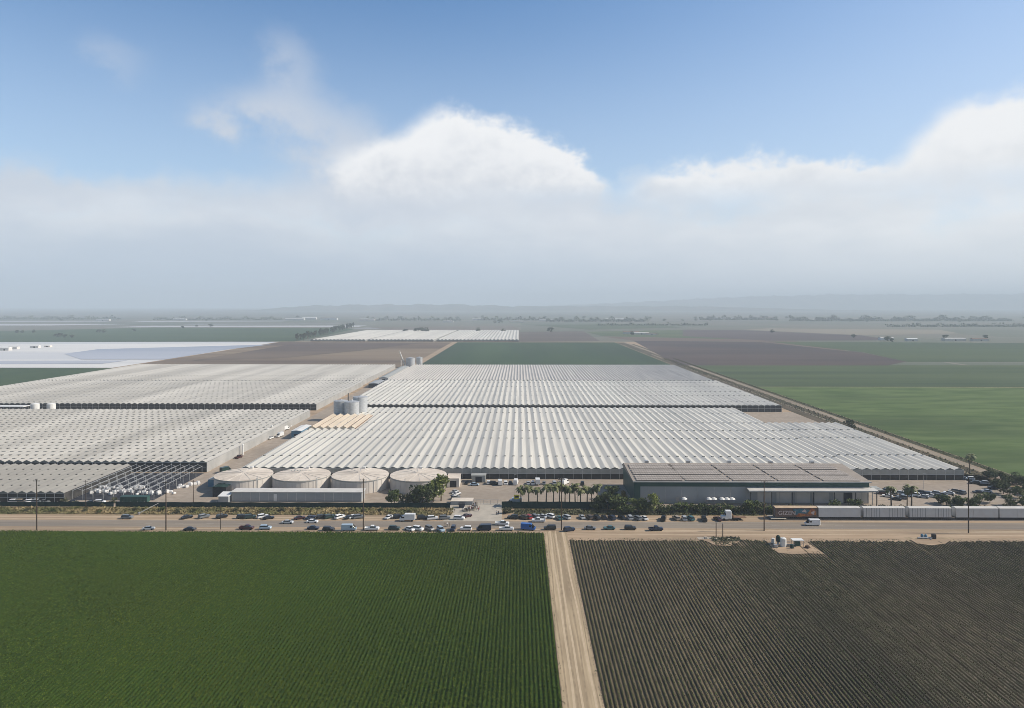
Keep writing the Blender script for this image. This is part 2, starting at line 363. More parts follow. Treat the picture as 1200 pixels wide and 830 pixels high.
for k in range(5):
    p = np.stack([X+RNG.uniform(-.29,.29,n), Y+RNG.uniform(-.2,.2,n), hgt+RNG.uniform(-.14,.14,n)], -1)
    q.append(leaves(p, .40*vig))
setprops(quads_obj('crop_leaves', np.concatenate(q), M['crop']), kind='stuff')
V = row_profile(17.8, 262, 1.0, [(0,.01),(.16,.02),(.27,.20),(.5,.235),(.73,.20),(.84,.02)], np.arange(108, 252.6, .7), .022, .13, .012)
bedid = ((V[0,:,0]-17.8)/1.0).astype(int)
bh = RNG.normal(1, .10, 400); bh[::12] *= .72; V[:,:,2] *= bh[bedid.clip(0, 399)][None]          # tractor passes
V[-1,:,1] += RNG.normal(0, .6, 400)[bedid.clip(0,399)]+RNG.normal(0,.2,V.shape[1])
setprops(structure(grid_obj('furrowed_soil', V, M['bedsoil'])), kind='structure')
px = np.arange(17.8, 261, 1.0)+.5; py = np.arange(108, 252.4, .38)
X, Y = np.meshgrid(px, py); n = X.size
X = (X+RNG.normal(0, .04, X.shape)).ravel(); Y = (Y+RNG.uniform(-.12, .12, Y.shape)).ravel()
dens = .55+.3*np.sin(X*.035+Y*.02)*np.cos(Y*.03-X*.012)+.15*np.sin(X*.09)
padm = ((X > 87) & (X < 103) & (Y > 236)) | ((X > 65.5) & (X < 80) & (Y > 246.3)) | ((X > 138) & (X < 154) & (Y > 247.5))
keep = (RNG.random(n) < .58+.5*dens) & ~padm; X = X[keep]; Y = Y[keep]; dens = dens[keep]; n = len(X)
q = []
for k in range(3):
    p = np.stack([X+RNG.uniform(-.11,.11,n), Y+RNG.uniform(-.12,.12,n), .27+RNG.uniform(0,.06,n)], -1)
    q.append(leaves(p, .22+.12*dens, .5))
setprops(quads_obj('seedlings', np.concatenate(q), M['seedling']), kind='stuff')

# dry grass on the verges
def tufts(name, x0, x1, y0, y1, n, h, m, wid=.5):
    p = np.stack([RNG.uniform(x0,x1,n), RNG.uniform(y0,y1,n), np.zeros(n)], -1)
    p[:,2] = h*.35*RNG.uniform(.3,1.6,n)
    Q = leaves(p, h*1.3, .45, wid); 
    return setprops(quads_obj(name, Q, m), kind='stuff')
tufts('dry_grass', -320, -27, 282, 291.2, 15000, .8, M['drygrass'])
tufts('dry_grass', -2, 96, 283, 290, 5200, .7, M['leafC'])
tufts('roadside_scrub', 221, 231, 345, 1100, 4200, 1.0, M['leafC'])
tufts('roadside_scrub', 238.2, 242.0, 300, 1100, 3500, .8, M['leafA'])

tufts('edge_weeds', -250, 8.5, 259.8, 261.6, 1500, .35, M['leafC']); tufts('edge_weeds', 18, 250, 252.2, 254.6, 1300, .32, M['leafC'])
tufts('edge_weeds', 8.6, 9.6, 100, 260, 500, .3, M['leafC']); tufts('edge_weeds', 17.2, 18.0, 100, 253, 420, .28, M['leafC']); tufts('edge_weeds', 98, 330, 282.3, 284, 1200, .5, M['drygrass'])
# ------------------------------------------------------------------ greenhouses
def many_part(name, positions, mbfun, m, parent, limit=100):
    """the nearest pieces as parts of their own (sharing one mesh), the rest as one part"""
    positions = sorted(positions, key=lambda p: (p[0]**2+p[1]**2))
    proto = MB(); mbfun(proto, (0,0,0))
    me = bpy.data.meshes.new(name); me.from_pydata(proto.v, [], proto.f); me.update(); me.materials.append(m)
    base = Vector(parent.location)
    for p in positions[:limit]:
        o = bpy.data.objects.new(name, me); COL.objects.link(o); o.parent = parent; o.location = Vector(p)-base
    if len(positions) > limit:
        mb = MB()
        for p in positions[limit:]: mbfun(mb, p)
        setprops(obj(name+'_rows', mb, m, parent), kind='stuff')
def in_view(p): 
    return abs(p[0]) < (p[1]*600/F)*1.04+6
def greenhouse(label, X0, X1, Y0, Y1, zg, rise, bay, roofm, front, vents=None, ventm='vent', vsize=(1.3,1.0,.3), west=None, east='sidewhite', back='panelgrey', group='plastic roofed greenhouses', nseg=14, name='greenhouse', lower='open', split=.52):
    n = max(1, round((X1-X0)/bay)); bay = (X1-X0)/n
    t = empty(name, ((X0+X1)/2, (Y0+Y1)/2, 0), 0, label, 'greenhouse', group)
    prof = [(0,0),(.05,.02),(.44,.92),(.5,1.0),(.56,.92),(.95,.02)]
    xs = np.array([X0+(k+a)*bay for k in range(n) for a, z in prof]+[X1])
    zs = np.array([zg+z*rise for k in range(n) for a, z in prof]+[zg])
    ysg = np.linspace(Y0, Y1, nseg)
    V = np.zeros((nseg, len(xs), 3)); V[:,:,0] = xs[None]; V[:,:,1] = ysg[:,None]
    V[:,:,2] = zs[None]+RNG.normal(0, .035, (nseg, len(xs)))
    V[:,:,:] -= np.array(t.location)[None,None]
    grid_obj('roof', V, roofm, t)
    # front wall with arched gables, a film band and a dark lower band for netting and shaded openings, behind posts
    mb = MB()
    for k in range(n):
        xa = X0+k*bay
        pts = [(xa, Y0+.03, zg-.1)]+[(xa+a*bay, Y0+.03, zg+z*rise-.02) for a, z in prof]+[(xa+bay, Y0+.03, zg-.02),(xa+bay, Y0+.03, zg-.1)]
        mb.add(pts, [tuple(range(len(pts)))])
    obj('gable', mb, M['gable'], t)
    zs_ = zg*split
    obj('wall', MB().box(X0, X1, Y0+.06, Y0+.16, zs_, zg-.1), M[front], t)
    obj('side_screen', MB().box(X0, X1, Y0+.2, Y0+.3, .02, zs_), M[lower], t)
    mb = MB()
    for k in range(n+1):
        x = X0+k*bay; mb.box(x-.06, x+.06, Y0-.08, Y0+.04, 0, zg-.12)
    mb.box(X0, X1, Y0-.06, Y0+.02, zg-.22, zg-.1); mb.box(X0, X1, Y0-.05, Y0+.02, zs_-.08, zs_+.06)
    obj('frame', mb, M['frame'], t)
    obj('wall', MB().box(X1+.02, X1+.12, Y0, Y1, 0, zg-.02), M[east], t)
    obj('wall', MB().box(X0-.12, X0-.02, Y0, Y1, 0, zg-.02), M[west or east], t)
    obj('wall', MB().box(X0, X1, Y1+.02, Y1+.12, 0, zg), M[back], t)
    if vents:
        pos = []
        for j, (yv, off, every) in enumerate(vents):
            for k in range(0, n, every):
                xx = X0+(k+.5)*bay+off
                p = (xx, yv, zg+rise*.86)
                if in_view(p): pos.append(p)
        vx, vy, vz = vsize
        many_part('roof_vent', pos, lambda m_, p: m_.box(p[0]-vx/2, p[0]+vx/2, p[1]-vy/2, p[1]+vy/2, p[2]-.1, p[2]+vz), M[ventm], t)
    return t
# middle front block (stepped at its far right corner: two spans of bays of one house)
tA = greenhouse('long front greenhouse of bright white ridges behind the round tanks and parked cars', -134.5, 164, 341, 541, 5.0, .74, 4.46, M['roofA'], 'panelgrey',
    vents=[(366,0,1),(415,0,1),(441,.2,1),(470,0,1),(512,0,1)], vsize=(1.1,.9,.28))
greenhouse('shorter white greenhouse behind the solar roofed packing house, by the car park', 164.3, 212.5, 341, 474, 5.0, .74, 4.46, M['roofA'], 'panelgrey',
    vents=[(371,0,1),(420,0,1),(446,.2,1)], vsize=(1.1,.9,.28))
greenhouse('small cream roofed greenhouse in front of the three grain silos', -133.6, -105.6, 541.6, 570, 3.0, .9, 4.6, M['roofT'], 'panelgrey', group=None) if False else None
greenhouse('second middle greenhouse of bright ridges, behind the dark gap past the silos', -139, 205, 556, 735, 5.0, .74, 4.46, M['roofA'], 'open',
    vents=[(575,0,1),(612,0,1),(640,.3,1),(676,0,1),(712,0,1)], vsize=(1.0,1.0,.25), lower='open')
greenhouse('farthest middle greenhouse with fine pinkish grey ridges, against the dark green field', -139, 202, 737, 926, 5.0, .8, 3.3, M['roofB'], 'open')
greenhouse('grey white greenhouse with many dark roof vents beside the service road', -480, -156.5, 353, 528, 5.0, .9, 4.46, M['roofC'], 'open',
    vents=[(357+8.4*k, .5*(k%2)-.2, 1) for k in range(21)], ventm='ventC', vsize=(1.35,1.5,.22), lower='open')
greenhouse('wide far greenhouse with fine grey ribbing, behind the many-vented one', -500, -161, 560, 727, 5.0, .85, 4.46, M['roofC'], 'open',
    vents=[(566+11*k, 0, 1) for k in range(14)], ventm='ventC', vsize=(1.0,1.2,.18))
greenhouse('farthest wide greenhouse, bordering the brown stubble field and white plastic', -500, -162.5, 729, 926, 5.0, .85, 3.6, M['roofC'], 'open',
    vents=[(734+14*k, 0, 1) for k in range(4)], ventm='ventC', vsize=(.9,1.2,.15))
greenhouse('low shade house under grey cloth, next to the bare frames', -330, -193.5, 299, 351, 3.9, .8, 4.0, M['roofD'], 'open',
    vents=[(309+10*k, .4, 1) for k in range(4)], ventm='vent', vsize=(1.0,.7,.16), east='open', group=None, lower='open', name='shade_house')
for k, (xa, xb) in enumerate(((-475,-350),(-345,-195),(-188,-2))):
    greenhouse(['white tunnel block far off, beside the windbreak trees','white tunnel block far off, between two others','white tunnel block far off, end one beside the fallow field'][k],
        xa, xb, 1605, 2200, 4.0, 1.2, 8.5, M['roofA'], 'panelgrey', group='far white tunnel blocks', nseg=6)
# cream roofs notched into the front house's left side
t = empty('cream_roof_shed', (-119, 471, 0), 0, 'cream roofed shed of six ridges, in front of the grain silos', 'shed')
mb = MB()
# it replaces the corner of the long house: stands a little higher than its film roof
for k in range(6):
    xa = -134+k*5.0
    mb.prism([(xa+.15,5.5),(xa+2.5,7.0),(xa+4.85,5.5)], 448, 500)
obj('roof', mb, M['roofT'], t)
obj('wall', MB().box(-133.8, -104.2, 448.3, 499.7, 0, 5.5), M['offwhite'], t)
mb = MB()
for k in range(7): mb.box(-134.15+k*5.0, -133.85+k*5.0, 448, 500, 5.2, 5.65)
obj('gutter', mb, M['rust'], t)

# bare greenhouse frame
t = empty('bare_greenhouse', (-175, 327, 0), 0, 'bare greenhouse skeleton of rails and posts beside the grey shade house', 'greenhouse frame')
for k in range(9):
    x = -192.5+k*4.4
    obj('gutter', MB().box(x-.10, x+.10, 303, 350, 3.75, 3.92), M['steel'], t)
    if k < 8: obj('ridge_rail', MB().box(x+2.13, x+2.27, 303, 350, 4.55, 4.66), M['steel'], t)
    for y in np.arange(303.2, 350, 6.6): obj('post', MB().box(x-.06, x+.06, y-.06, y+.06, 0, 3.75), M['frame'], t)
for y in np.arange(303.2, 350, 6.6):
    pts = [(-192.5+k*2.2, y, 3.9 if k%2 == 0 else 4.6) for k in range(17)]
    mt = MB()
    for a, b2 in zip(pts, pts[1:]): mt.tube(a, b2, .05, n=5)
    obj('truss', mt, M['frame'], t)

# ------------------------------------------------------------------ tanks, silos, sheds
def tank(px, label, rr=12.8, Yc=325.5):
    c = P(px, 571.5); X = c.x; d = Yc
    t = empty('water_tank', (X, Yc, 0), 0, label, 'tank', 'round water tanks by the fence')
    prof = [(rr,0),(rr,5.7)]
    obj('wall', MB().lathe(prof, X, Yc, 56), M['tankwall'], t, smooth=False)
    obj('roof', MB().lathe([(rr+.12,5.60),(rr+.12,5.78),(rr*.5,6.15),(.4,6.5)], X, Yc, 56), M['tankroof'], t)
    mb = MB()
    for k in range(24):
        a = 2*math.pi*k/24; mb.box(X+(rr+.02)*math.cos(a)-.06, X+(rr+.02)*math.cos(a)+.06, Yc+(rr+.02)*math.sin(a)-.06, Yc+(rr+.02)*math.sin(a)+.06, 0, 5.55)
    obj('stiffener', mb, M['tankwall'], t)
    mb = MB()
    for k in range(16):
        a = 2*math.pi*(k+.5)/16; mb.tube((X+1.2*math.cos(a),Yc+1.2*math.sin(a),6.47),(X+rr*math.cos(a),Yc+rr*math.sin(a),5.84),.09,n=4)
    obj('roof_seam', mb, M['tankwall'], t)
    obj('rim_band', MB().lathe([(rr+.14,5.2),(rr+.2,5.25),(rr+.2,5.5),(rr+.14,5.55)], X, Yc, 56), M['panelgrey'], t)
    obj('roof_hatch', MB().box(X-1.0, X+.2, Yc+rr-2.6, Yc+rr-1.4, 5.7, 6.9), M['white'], t)
    mb = MB(); a0 = -1.9
    lx, ly = X+(rr+.35)*math.cos(a0), Yc+(rr+.35)*math.sin(a0)
    for s in (-.25,.25): mb.tube((lx+s,ly,0),(lx+s,ly,7.0),.05,n=5)
    for z in np.arange(.4, 7, .45): mb.tube((lx-.25,ly,z),(lx+.25,ly,z),.03,n=4)
    obj('ladder', mb, M['frame'], t)
    mb = MB()
    for r_ in (-.6, .6): mb.tube((X+rr*.75, Yc-rr*.72+r_, 0), (X+rr*.75, Yc-rr*.72+r_, 6.4), .12, n=6)
    obj('pipe', mb, M['frame'], t)
    return t
tank(284, 'round cream tank farthest from the entrance, behind the small annex')
tank(352.5, 'round cream tank behind the middle of the long low white building')
tank(421.5, 'round cream tank at the open end of the long low white building')
tank(490, 'round cream tank half hidden by the green trees')
# pipes between tanks
t = empty('pipe_rack', (-104, 331, 0), 0, 'white pipe rack between the first two round tanks', 'pipe rack')
mb = MB()
for k in range(4): mb.tube((-106.5+k*1.4,330,0),(-106.5+k*1.4,330,6.6),.16,n=6)
obj('riser', mb, M['white'], t); obj('header', MB().tube((-107,330,6.6),(-97,330,6.6),.15,n=6), M['white'], t)

t = empty('low_building', (-95, 303, 0), 0, 'long low white building along the fence, in front of the tanks', 'building')
obj('wall', MB().box(-122.6, -67.1, 300.5, 306.5, 0, 4.0), M['panelblue'], t)
obj('roof', MB().box(-123.1, -66.6, 300.2, 306.8, 4.0, 4.25), M['offwhite'], t)
for k in range(15): obj('panel_joint', MB().box(-122.5+k*3.95-.06, -122.5+k*3.95+.06, 300.42, 300.5, .1, 3.95), M['offwhite'], t)
obj('door', MB().box(-104.6, -103.3, 300.40, 300.5, 0, 3.4), M['white'], t)
obj('plinth', MB().box(-122.7, -67.0, 300.36, 300.49, 0, .25), M['concrete'], t)
t = empty('annex_shed', (-124.9, 300, 0), 0, 'small white annex at the end of the long low building', 'shed')
obj('wall', MB().box(-127.4, -123.2, 298.5, 303.5, 0, 2.7), M['panelblue'], t)
obj('roof', MB().hull([(-127.7,298.2,2.7),(-123.0,298.2,2.7),(-123.0,303.8,2.7),(-127.7,303.8,2.7)], [(-127.7,298.2,2.85),(-123.0,298.2,2.85),(-123.0,303.8,3.5),(-127.7,303.8,3.5)]), M['white'], t)

def silo(loc, r, h, label, group):
    X, Y = loc
    t = empty('grain_silo', (X,Y,0), 0, label, 'silo', group)
    prof = []
    for k in range(int(h/.6)+1):
        z = k*h/int(h/.6); prof += [(r, z), (r+.06, z+.25)] if z < h-.3 else [(r, h)]
    obj('body', MB().lathe(prof, X, Y, 36), M['silo'], t)
    obj('roof', MB().lathe([(r+.15,h-.05),(r+.15,h+.08),(.6,h+.9),(.5,h+1.3)], X, Y, 36), M['silo'], t)
    mb = MB()
    for s in (-.25,.25): mb.tube((X+s,Y-r-.3,0),(X+s,Y-r-.3,h+.6),.06,n=5)
    for z in np.arange(.5,h,.6): mb.tube((X-.25,Y-r-.3,z),(X+.25,Y-r-.3,z),.04,n=4)
    obj('ladder', mb, M['steel'], t)
silo((-120.5, 508), 5.2, 14.2, 'ribbed steel silo standing in front of the other two', 'tall steel silos by the service road')
silo((-130.0, 514), 5.0, 14.0, 'ribbed steel silo on the service road side, in shade', 'tall steel silos by the service road')
silo((-117.0, 519.5), 5.2, 16.2, 'ribbed steel silo behind, tallest of the three', 'tall steel silos by the service road')
obj_stack = empty('exhaust_stack', (-127, 508, 0), 0, 'thin dark pipe rising between the steel silos', 'pipe')
obj('pipe', MB().tube((-125.9,519.5,0),(-125.9,519.5,19),.35,n=8), M['dark'], obj_stack)
silo((-145.5, 945), 6.2, 12.5, 'far steel silo beside the pale conveyor', 'far silos at the end of the service road')
silo((-134.6, 952), 4.0, 12.8, 'far narrow cream silo beside the dark green field', 'far silos at the end of the service road')
t = empty('conveyor', (-157, 945, 0), 0, 'pale inclined conveyor tower by the far silos', 'conveyor')
mb = MB(); mb.tube((-152,945,.5),(-160.5,945,22),1.0,.9,n=6); obj('boom', mb, M['offwhite'], t)
obj('support', MB().tube((-156,945,0),(-157.6,945,14),.3,n=6), M['steel'], t)

def shed(name, label, cat, x0, x1, y0, y1, h, rise, wm, rm, axis='y', group=None, door=True):
    t = empty(name, ((x0+x1)/2,(y0+y1)/2,0), 0, label, cat, group)
    obj('wall', MB().box(x0,x1,y0,y1,0,h), wm, t)
    e = .3
    if axis == 'y':
        obj('roof', MB().prism([(x0-e,h+.01),((x0+x1)/2,h+rise),(x1+e,h+.01)], y0-e, y1+e), rm, t)
    else:
        obj('roof', MB().prism([(y0-e,h+.01),((y0+y1)/2,h+rise),(y1+e,h+.01)], x0-e, x1+e, axis='x'), rm, t)
    if door: obj('door', MB().box((x0+x1)/2-1.5,(x0+x1)/2+1.5,y0-.06,y0+.02,0,min(3,h*.8)), M['dark'], t)
    return t
shed('long_shed', 'long narrow grey shed in the lane between the far greenhouses', 'shed', -153, -143, 770, 915, 4.0, 1.2, M['offwhite'], M['panelgrey'])
shed('machinery_shed', 'dark open shed at the lane\'s bend, near the far long shed', 'shed', -152, -142, 712, 745, 4.2, .8, M['dark'], M['panelblue'])
shed('small_shed', 'grey shed among parked cars in front of the long greenhouse', 'shed', -22.5, -16, 334, 338.5, 3.4, .3, M['panelgrey'], M['panelgrey'], 'x')
shed('gate_office', 'tan flat office beside the tall leafy tree near the entrance', 'office', -33.2, -27.7, 325, 334, 4.2, .25, M['offwhite'], M['tankroof'], 'x')
shed('lean_to', 'lean-to with shadow blue walls at the foot of the many-vented greenhouse', 'shelter', -143.5, -139, 325, 340, 3.3, .6, M['bluebox'], M['offwhite'], door=False)  # blue of the walls stands in for the shadow under the pale roof
shed('pump_house', 'dark pump house in the shade beside the first round tank', 'pump house', -134.0, -128.2, 308, 318, 4.2, .4, M['dark'], M['fence'])
shed('blue_plant_room', 'blue and white plant room on the service road below the silos', 'building', -142.5, -136.2, 441, 462, 5.0, .5, M['bluebox'], M['white'])
# guard wall at the entrance
t = empty('entrance_wall', (-24, 296.8, 0), 0, 'low plain wall beside the people at the entrance', 'wall')
obj('wall', MB().box(-28.6,-19.6,296.3,301.5,0,1.55), M['panelblue'], t); obj('coping', MB().box(-28.7,-19.5,296.2,301.6,1.55,1.68), M['tankroof'], t)
t = empty('dumpster', (-23.8, 293, 0), 0, 'dark blue dumpster beside the people at the entrance', 'dumpster')
obj('body', MB().hull([(-24.9,292,.15),(-22.7,292,.15),(-22.7,294,.15),(-24.9,294,.15)],[(-25.1,291.8,1.6),(-22.5,291.8,1.6),(-22.5,294.2,1.6),(-25.1,294.2,1.6)]), PAINT['navy'], t)
obj('lid', MB().hull([(-25.2,291.7,1.6),(-22.4,291.7,1.6),(-22.4,294.3,1.6),(-25.2,294.3,1.6)],[(-25.2,291.7,1.68),(-22.4,291.7,1.68),(-22.4,294.3,1.95),(-25.2,294.3,1.95)]), M['dark'], t)

# packing house with solar roof
x0, x1, y0, y1, H = 48.6, 147.4, 300.5, 331, 9.0
t = empty('packing_house', ((x0+x1)/2, (y0+y1)/2, 0), 0, 'long green trimmed packing house with solar panels on its roof', 'building')
obj('wall', MB().box(x0, x1, y0, y1, 0, H), M['panelblue'], t)
obj('fascia', MB().box(x0-.1, x1+.1, y0-.15, y0-.01, H-2.0, H), M['green'], t)
o = obj('fascia', MB().box(x0-.15, x0-.01, y0-.15, y1, .0, H), M['green'], t)
obj('corner_panel', MB().box(x0-.1, x0+2.6, y0-.12, y0-.01, 0, H-2.01), M['green'], t)
rz0, rz1, yr = H+.02, H+1.6, y1-4
obj('roof', MB().prism([(y0-.9,rz0),(y0-.9,rz0+.35),(yr,rz1+.35),(y1+.6,rz0+.5),(y1+.6,rz0)], x0-.6, x1+.6, axis='x'), M['solarroof'], t)
obj('eave_gutter', MB().box(x0-.7, x1+.7, y0-1.15, y0-.92, rz0-.05, rz0+.4), M['offwhite'], t)
pm = bpy.data.materials.new('solar_panel'); pm.use_nodes = True; nt = pm.node_tree; b = nt.nodes['Principled BSDF']
b.inputs['Roughness'].default_value = .6; b.inputs['Specular IOR Level'].default_value = .15
gp = nt.nodes.new('ShaderNodeTexCoord'); br = nt.nodes.new('ShaderNodeTexBrick'); br.offset = 0
br.inputs['Scale'].default_value = 1; br.inputs['Brick Width'].default_value = 1.05; br.inputs['Row Height'].default_value = 1.7; br.inputs['Mortar Size'].default_value = .07
br.inputs['Color1'].default_value = (.37,.325,.285,1); br.inputs['Color2'].default_value = (.44,.39,.345,1); br.inputs['Mortar'].default_value = (.20,.175,.155,1)
nt.links.new(gp.outputs['Object'], br.inputs['Vector']); nt.links.new(br.outputs['Color'], b.inputs['Base Color'])
slope = (rz1-rz0)/(yr-(y0-.9))
def rz(y): return rz0+.35+(y-(y0-.9))*slope
segs = [(49.6,69.2),(70.4,89.2),(90.4,108.2),(109.4,127.2),(128.4,144)]
for k, (sa, sb) in enumerate(segs):
    for j in range(9):
        ya = y0-.3+j*2.55+.8*(j//3); sh = -j*.35 if k else 0
        mb = MB(); za = rz(ya)+.25; zb = rz(ya+2.2)+.30
        mb.hull([(sa+sh,ya,za),(sb+sh,ya,za),(sb+sh,ya+2.1,zb),(sa+sh,ya+2.1,zb)], [(sa+sh,ya,za+.06),(sb+sh,ya,za+.06),(sb+sh,ya+2.1,zb+.06),(sa+sh,ya+2.1,zb+.06)])
        mb.box(sa+sh+.3, sa+sh+.4, ya+1.9, ya+2.0, rz(ya+2)-.02, zb-.02); mb.box(sb+sh-.4, sb+sh-.3, ya+1.9, ya+2.0, rz(ya+2)-.02, zb-.02)
        obj('solar_array', mb, pm, t)
for k in range(14):
    X = 54.8+k*6.9; obj('pilaster', MB().box(X-.12, X+.12, y0-.10, y0-.01, 0, H-2.05), M['steel'], t)
for k in range(6):
    X = 99.8+k*8.0; obj('dock_door', MB().box(X+.8, X+7.0, y0-.08, y0-.005, .3, 4.6), M['offwhite'], t)
obj('doorway', MB().box(136.8, 140.3, y0-.14, y0-.09, .2, 4.6), M['dark'], t)
obj('canopy', MB().hull([(95.8,y0-4.6,5.9),(149.3,y0-4.6,5.9),(149.3,y0-.2,6.5),(95.8,y0-.2,6.5)],[(95.8,y0-4.6,6.5),(149.3,y0-4.6,6.5),(149.3,y0-.2,6.75),(95.8,y0-.2,6.75)]), M['offwhite'], t)
for k in range(7):
    X = 96.4+k*8.7; obj('canopy_post', MB().box(X-.13, X+.13, y0-4.5, y0-4.24, 0, 5.92), M['dark'], t)
obj('side_canopy', MB().box(149.4, 152.5, y0-3, y0+4, 6.0, 6.4), M['panelgrey'], t)
for k in range(5): obj('roof_unit', MB().box(58+k*19, 59.6+k*19, yr+.2, yr+2.2, rz1-.6, rz1+1.2), M['steel'], t)
for k in range(3): obj('wall_door', MB().box(54+k*12.3, 55.2+k*12.3, y0-.085, y0-.004, 0, 2.4), M['steel'], t)
obj('wall_band', MB().box(x0+2.7, 95, y0-.07, y0-.003, 0, 1.0), M['panelgrey'], t)
obj('side_wall', MB().box(147.6, 147.9, y0-2.5, y0-2.3, 0, 5.9), M['offwhite'], t)

# ------------------------------------------------------------------ fences and the gate
def fence(label, x0, x1, y, h, m, group='dark green screened fences'):
    t = empty('screen_fence', ((x0+x1)/2, y, 0), 0, label, 'fence', group)
    n = int((x1-x0)/1.5); prof = MB()
    xs = np.linspace(x0, x1, n); pts0 = []; 
    for k in range(n-1):
        w0, w1 = .05*math.sin(k*1.7), .05*math.sin((k+1)*1.7)
        prof.hull([(xs[k],y+w0,.05),(xs[k+1],y+w1,.05),(xs[k+1],y+w1+.03,.05),(xs[k],y+w0+.03,.05)],
                  [(xs[k],y+w0,h+.06*math.sin(k*.9)),(xs[k+1],y+w1,h+.06*math.sin(k*.9+.9)),(xs[k+1],y+w1+.03,h+.06*math.sin(k*.9+.9)),(xs[k],y+w0+.03,h+.06*math.sin(k*.9))])
    obj('screen', prof, m, t)
    mb = MB()
    for x in np.arange(x0, x1+.1, 3.0): mb.tube((x,y+.14,0),(x,y+.14,h+.25),.05,n=5)
    obj('post_line', mb, M['steel'], t)
fence('dark green screened fence before the shade house and bare frames', -330, -168.5, 292.4, 2.0, M['fence'])
fence('dark green screened fence running past the tanks and long low building', -167.5, -28.6, 292.0, 2.1, M['fence'])
fence('dark green screened fence below the row of palm trees', -7.3, 44, 291.5, 2.9, M['fence'])
t = empty('sliding_gate', (-13, 297.5, 0), 0, 'low rail gate drawn across the entrance drive', 'gate')
mb = MB()
for z in (.15, 1.0, 1.9): mb.box(-19.4,-7.4,297.45,297.55,z,z+.09)
for x in np.arange(-19.4,-7.3,1.45): mb.box(x-.05,x+.05,297.44,297.56,.1,2.0)
obj('frame', mb, M['steel'], t)
t = empty('sign_board', (-1.0, 298.5, 0), 0, 'yellow sign on a post by the entrance fence', 'sign')
obj('post', MB().tube((-1.1,294.3,0),(-1.1,294.3,5.0),.09,n=6), M['steel'], t)
obj('panel', MB().box(-2.2,.0,294.05,294.15,3.2,5.0), M['yellow'], t); obj('lettering', MB().box(-1.9,-.3,294.02,294.045,3.8,4.5), M['dark'], t)

# ------------------------------------------------------------------ utility poles
def pole_tree(h=18.8, arms=1):
    t = empty('utility_pole', (0,0,0))
    obj('pole', MB().tube((0,0,0),(0,0,h),.24,.15,n=8), M['wood'], t)
    for k in range(arms):
        z = h-.5-1.3*k
        a = obj('crossarm', MB().box(-1.25,1.25,-.18,-.04,z-.1,z+.06), M['wood'], t)
        for s in (-1.1,-.4,.4,1.1):
            i = MB().lathe([(.05,z+.06),(.09,z+.12),(.09,z+.26),(.03,z+.32)], s, -.11, 6); obj('insulator', i, M['steel'], t)
    return t
GP = 'wooden utility poles along the road'
protoP = pole_tree()
polepx = [(43,621.2,18.8,'wooden utility pole by the road in front of the grey shade house'),(194.5,621.2,18.2,'wooden utility pole by the road between the silver car and the black car'),
          (425.8,620.6,19.0,'wooden utility pole between the pale van and the blue striped pickup'),(658,621.2,19.4,'wooden utility pole between the black van and the dirt track'),
          (895.5,622,18.6,'wooden utility pole by the road near the graffiti boxcar'),(1135,624.8,20.4,'wooden utility pole by the road in front of the white boxcars')]
for k, (x, y, h, lb) in enumerate(polepx):
    o = protoP if k == 0 else copy_tree(protoP)
    o.location = P(x, y); o.scale = (1,1,h/18.8); setprops(o, lb, 'utility pole', GP)
slim = [(99.5,596,11.5,'slim pole behind the fence beside the bare greenhouse frame'),(225.8,595,11.2,'slim pole behind the fence in the empty yard near the tanks'),(258.7,620.4,9.0,'short pole by the road near the black sedan')]
for x, y, h, lb in slim:
    p = P(x, y); t = empty('utility_pole', p, 0, lb, 'utility pole', 'slim poles around the yard')
    if h > 10: t.location.y = p.y+.6
    p = t.location
    obj('pole', MB().tube(p, p+Vector((0,0,h)), .17, .11, n=7), M['wood'], t)
    if h > 10: obj('crossarm', MB().box(p.x-.9,p.x+.9,p.y-.1,p.y+.02,h-.5,h-.36), M['wood'], t)
for x, y, lb in ((839.2,629,'short bare post at the field edge, nearer the dirt track'),(847,630.5,'short bare post at the field edge, standing in weeds')):
    p = P(x, y); t = empty('wooden_post', p, 0, lb, 'post', 'short posts at the field edge')
    obj('pole', MB().tube(p, p+Vector((0,0,5.2)), .17, .14, n=7), M['wood'], t); obj('cap', MB().tube(p+Vector((0,0,5.2)), p+Vector((0,0,5.35)), .19, .12, n=7), M['steel'], t)
# leaning white boom in the verge
t = empty('barrier_arm', P(163,603), 0, 'white boom pole leaning out of the dry grass verge', 'barrier')
a = P(163,603); obj('arm', MB().tube(a+Vector((0,0,.5)), a+Vector((7.2,1,4.2)), .16, .12, n=6), M['white'], t); obj('base', MB().box(a.x-.35,a.x+.35,a.y-.35,a.y+.35,0,.9), M['steel'], t)

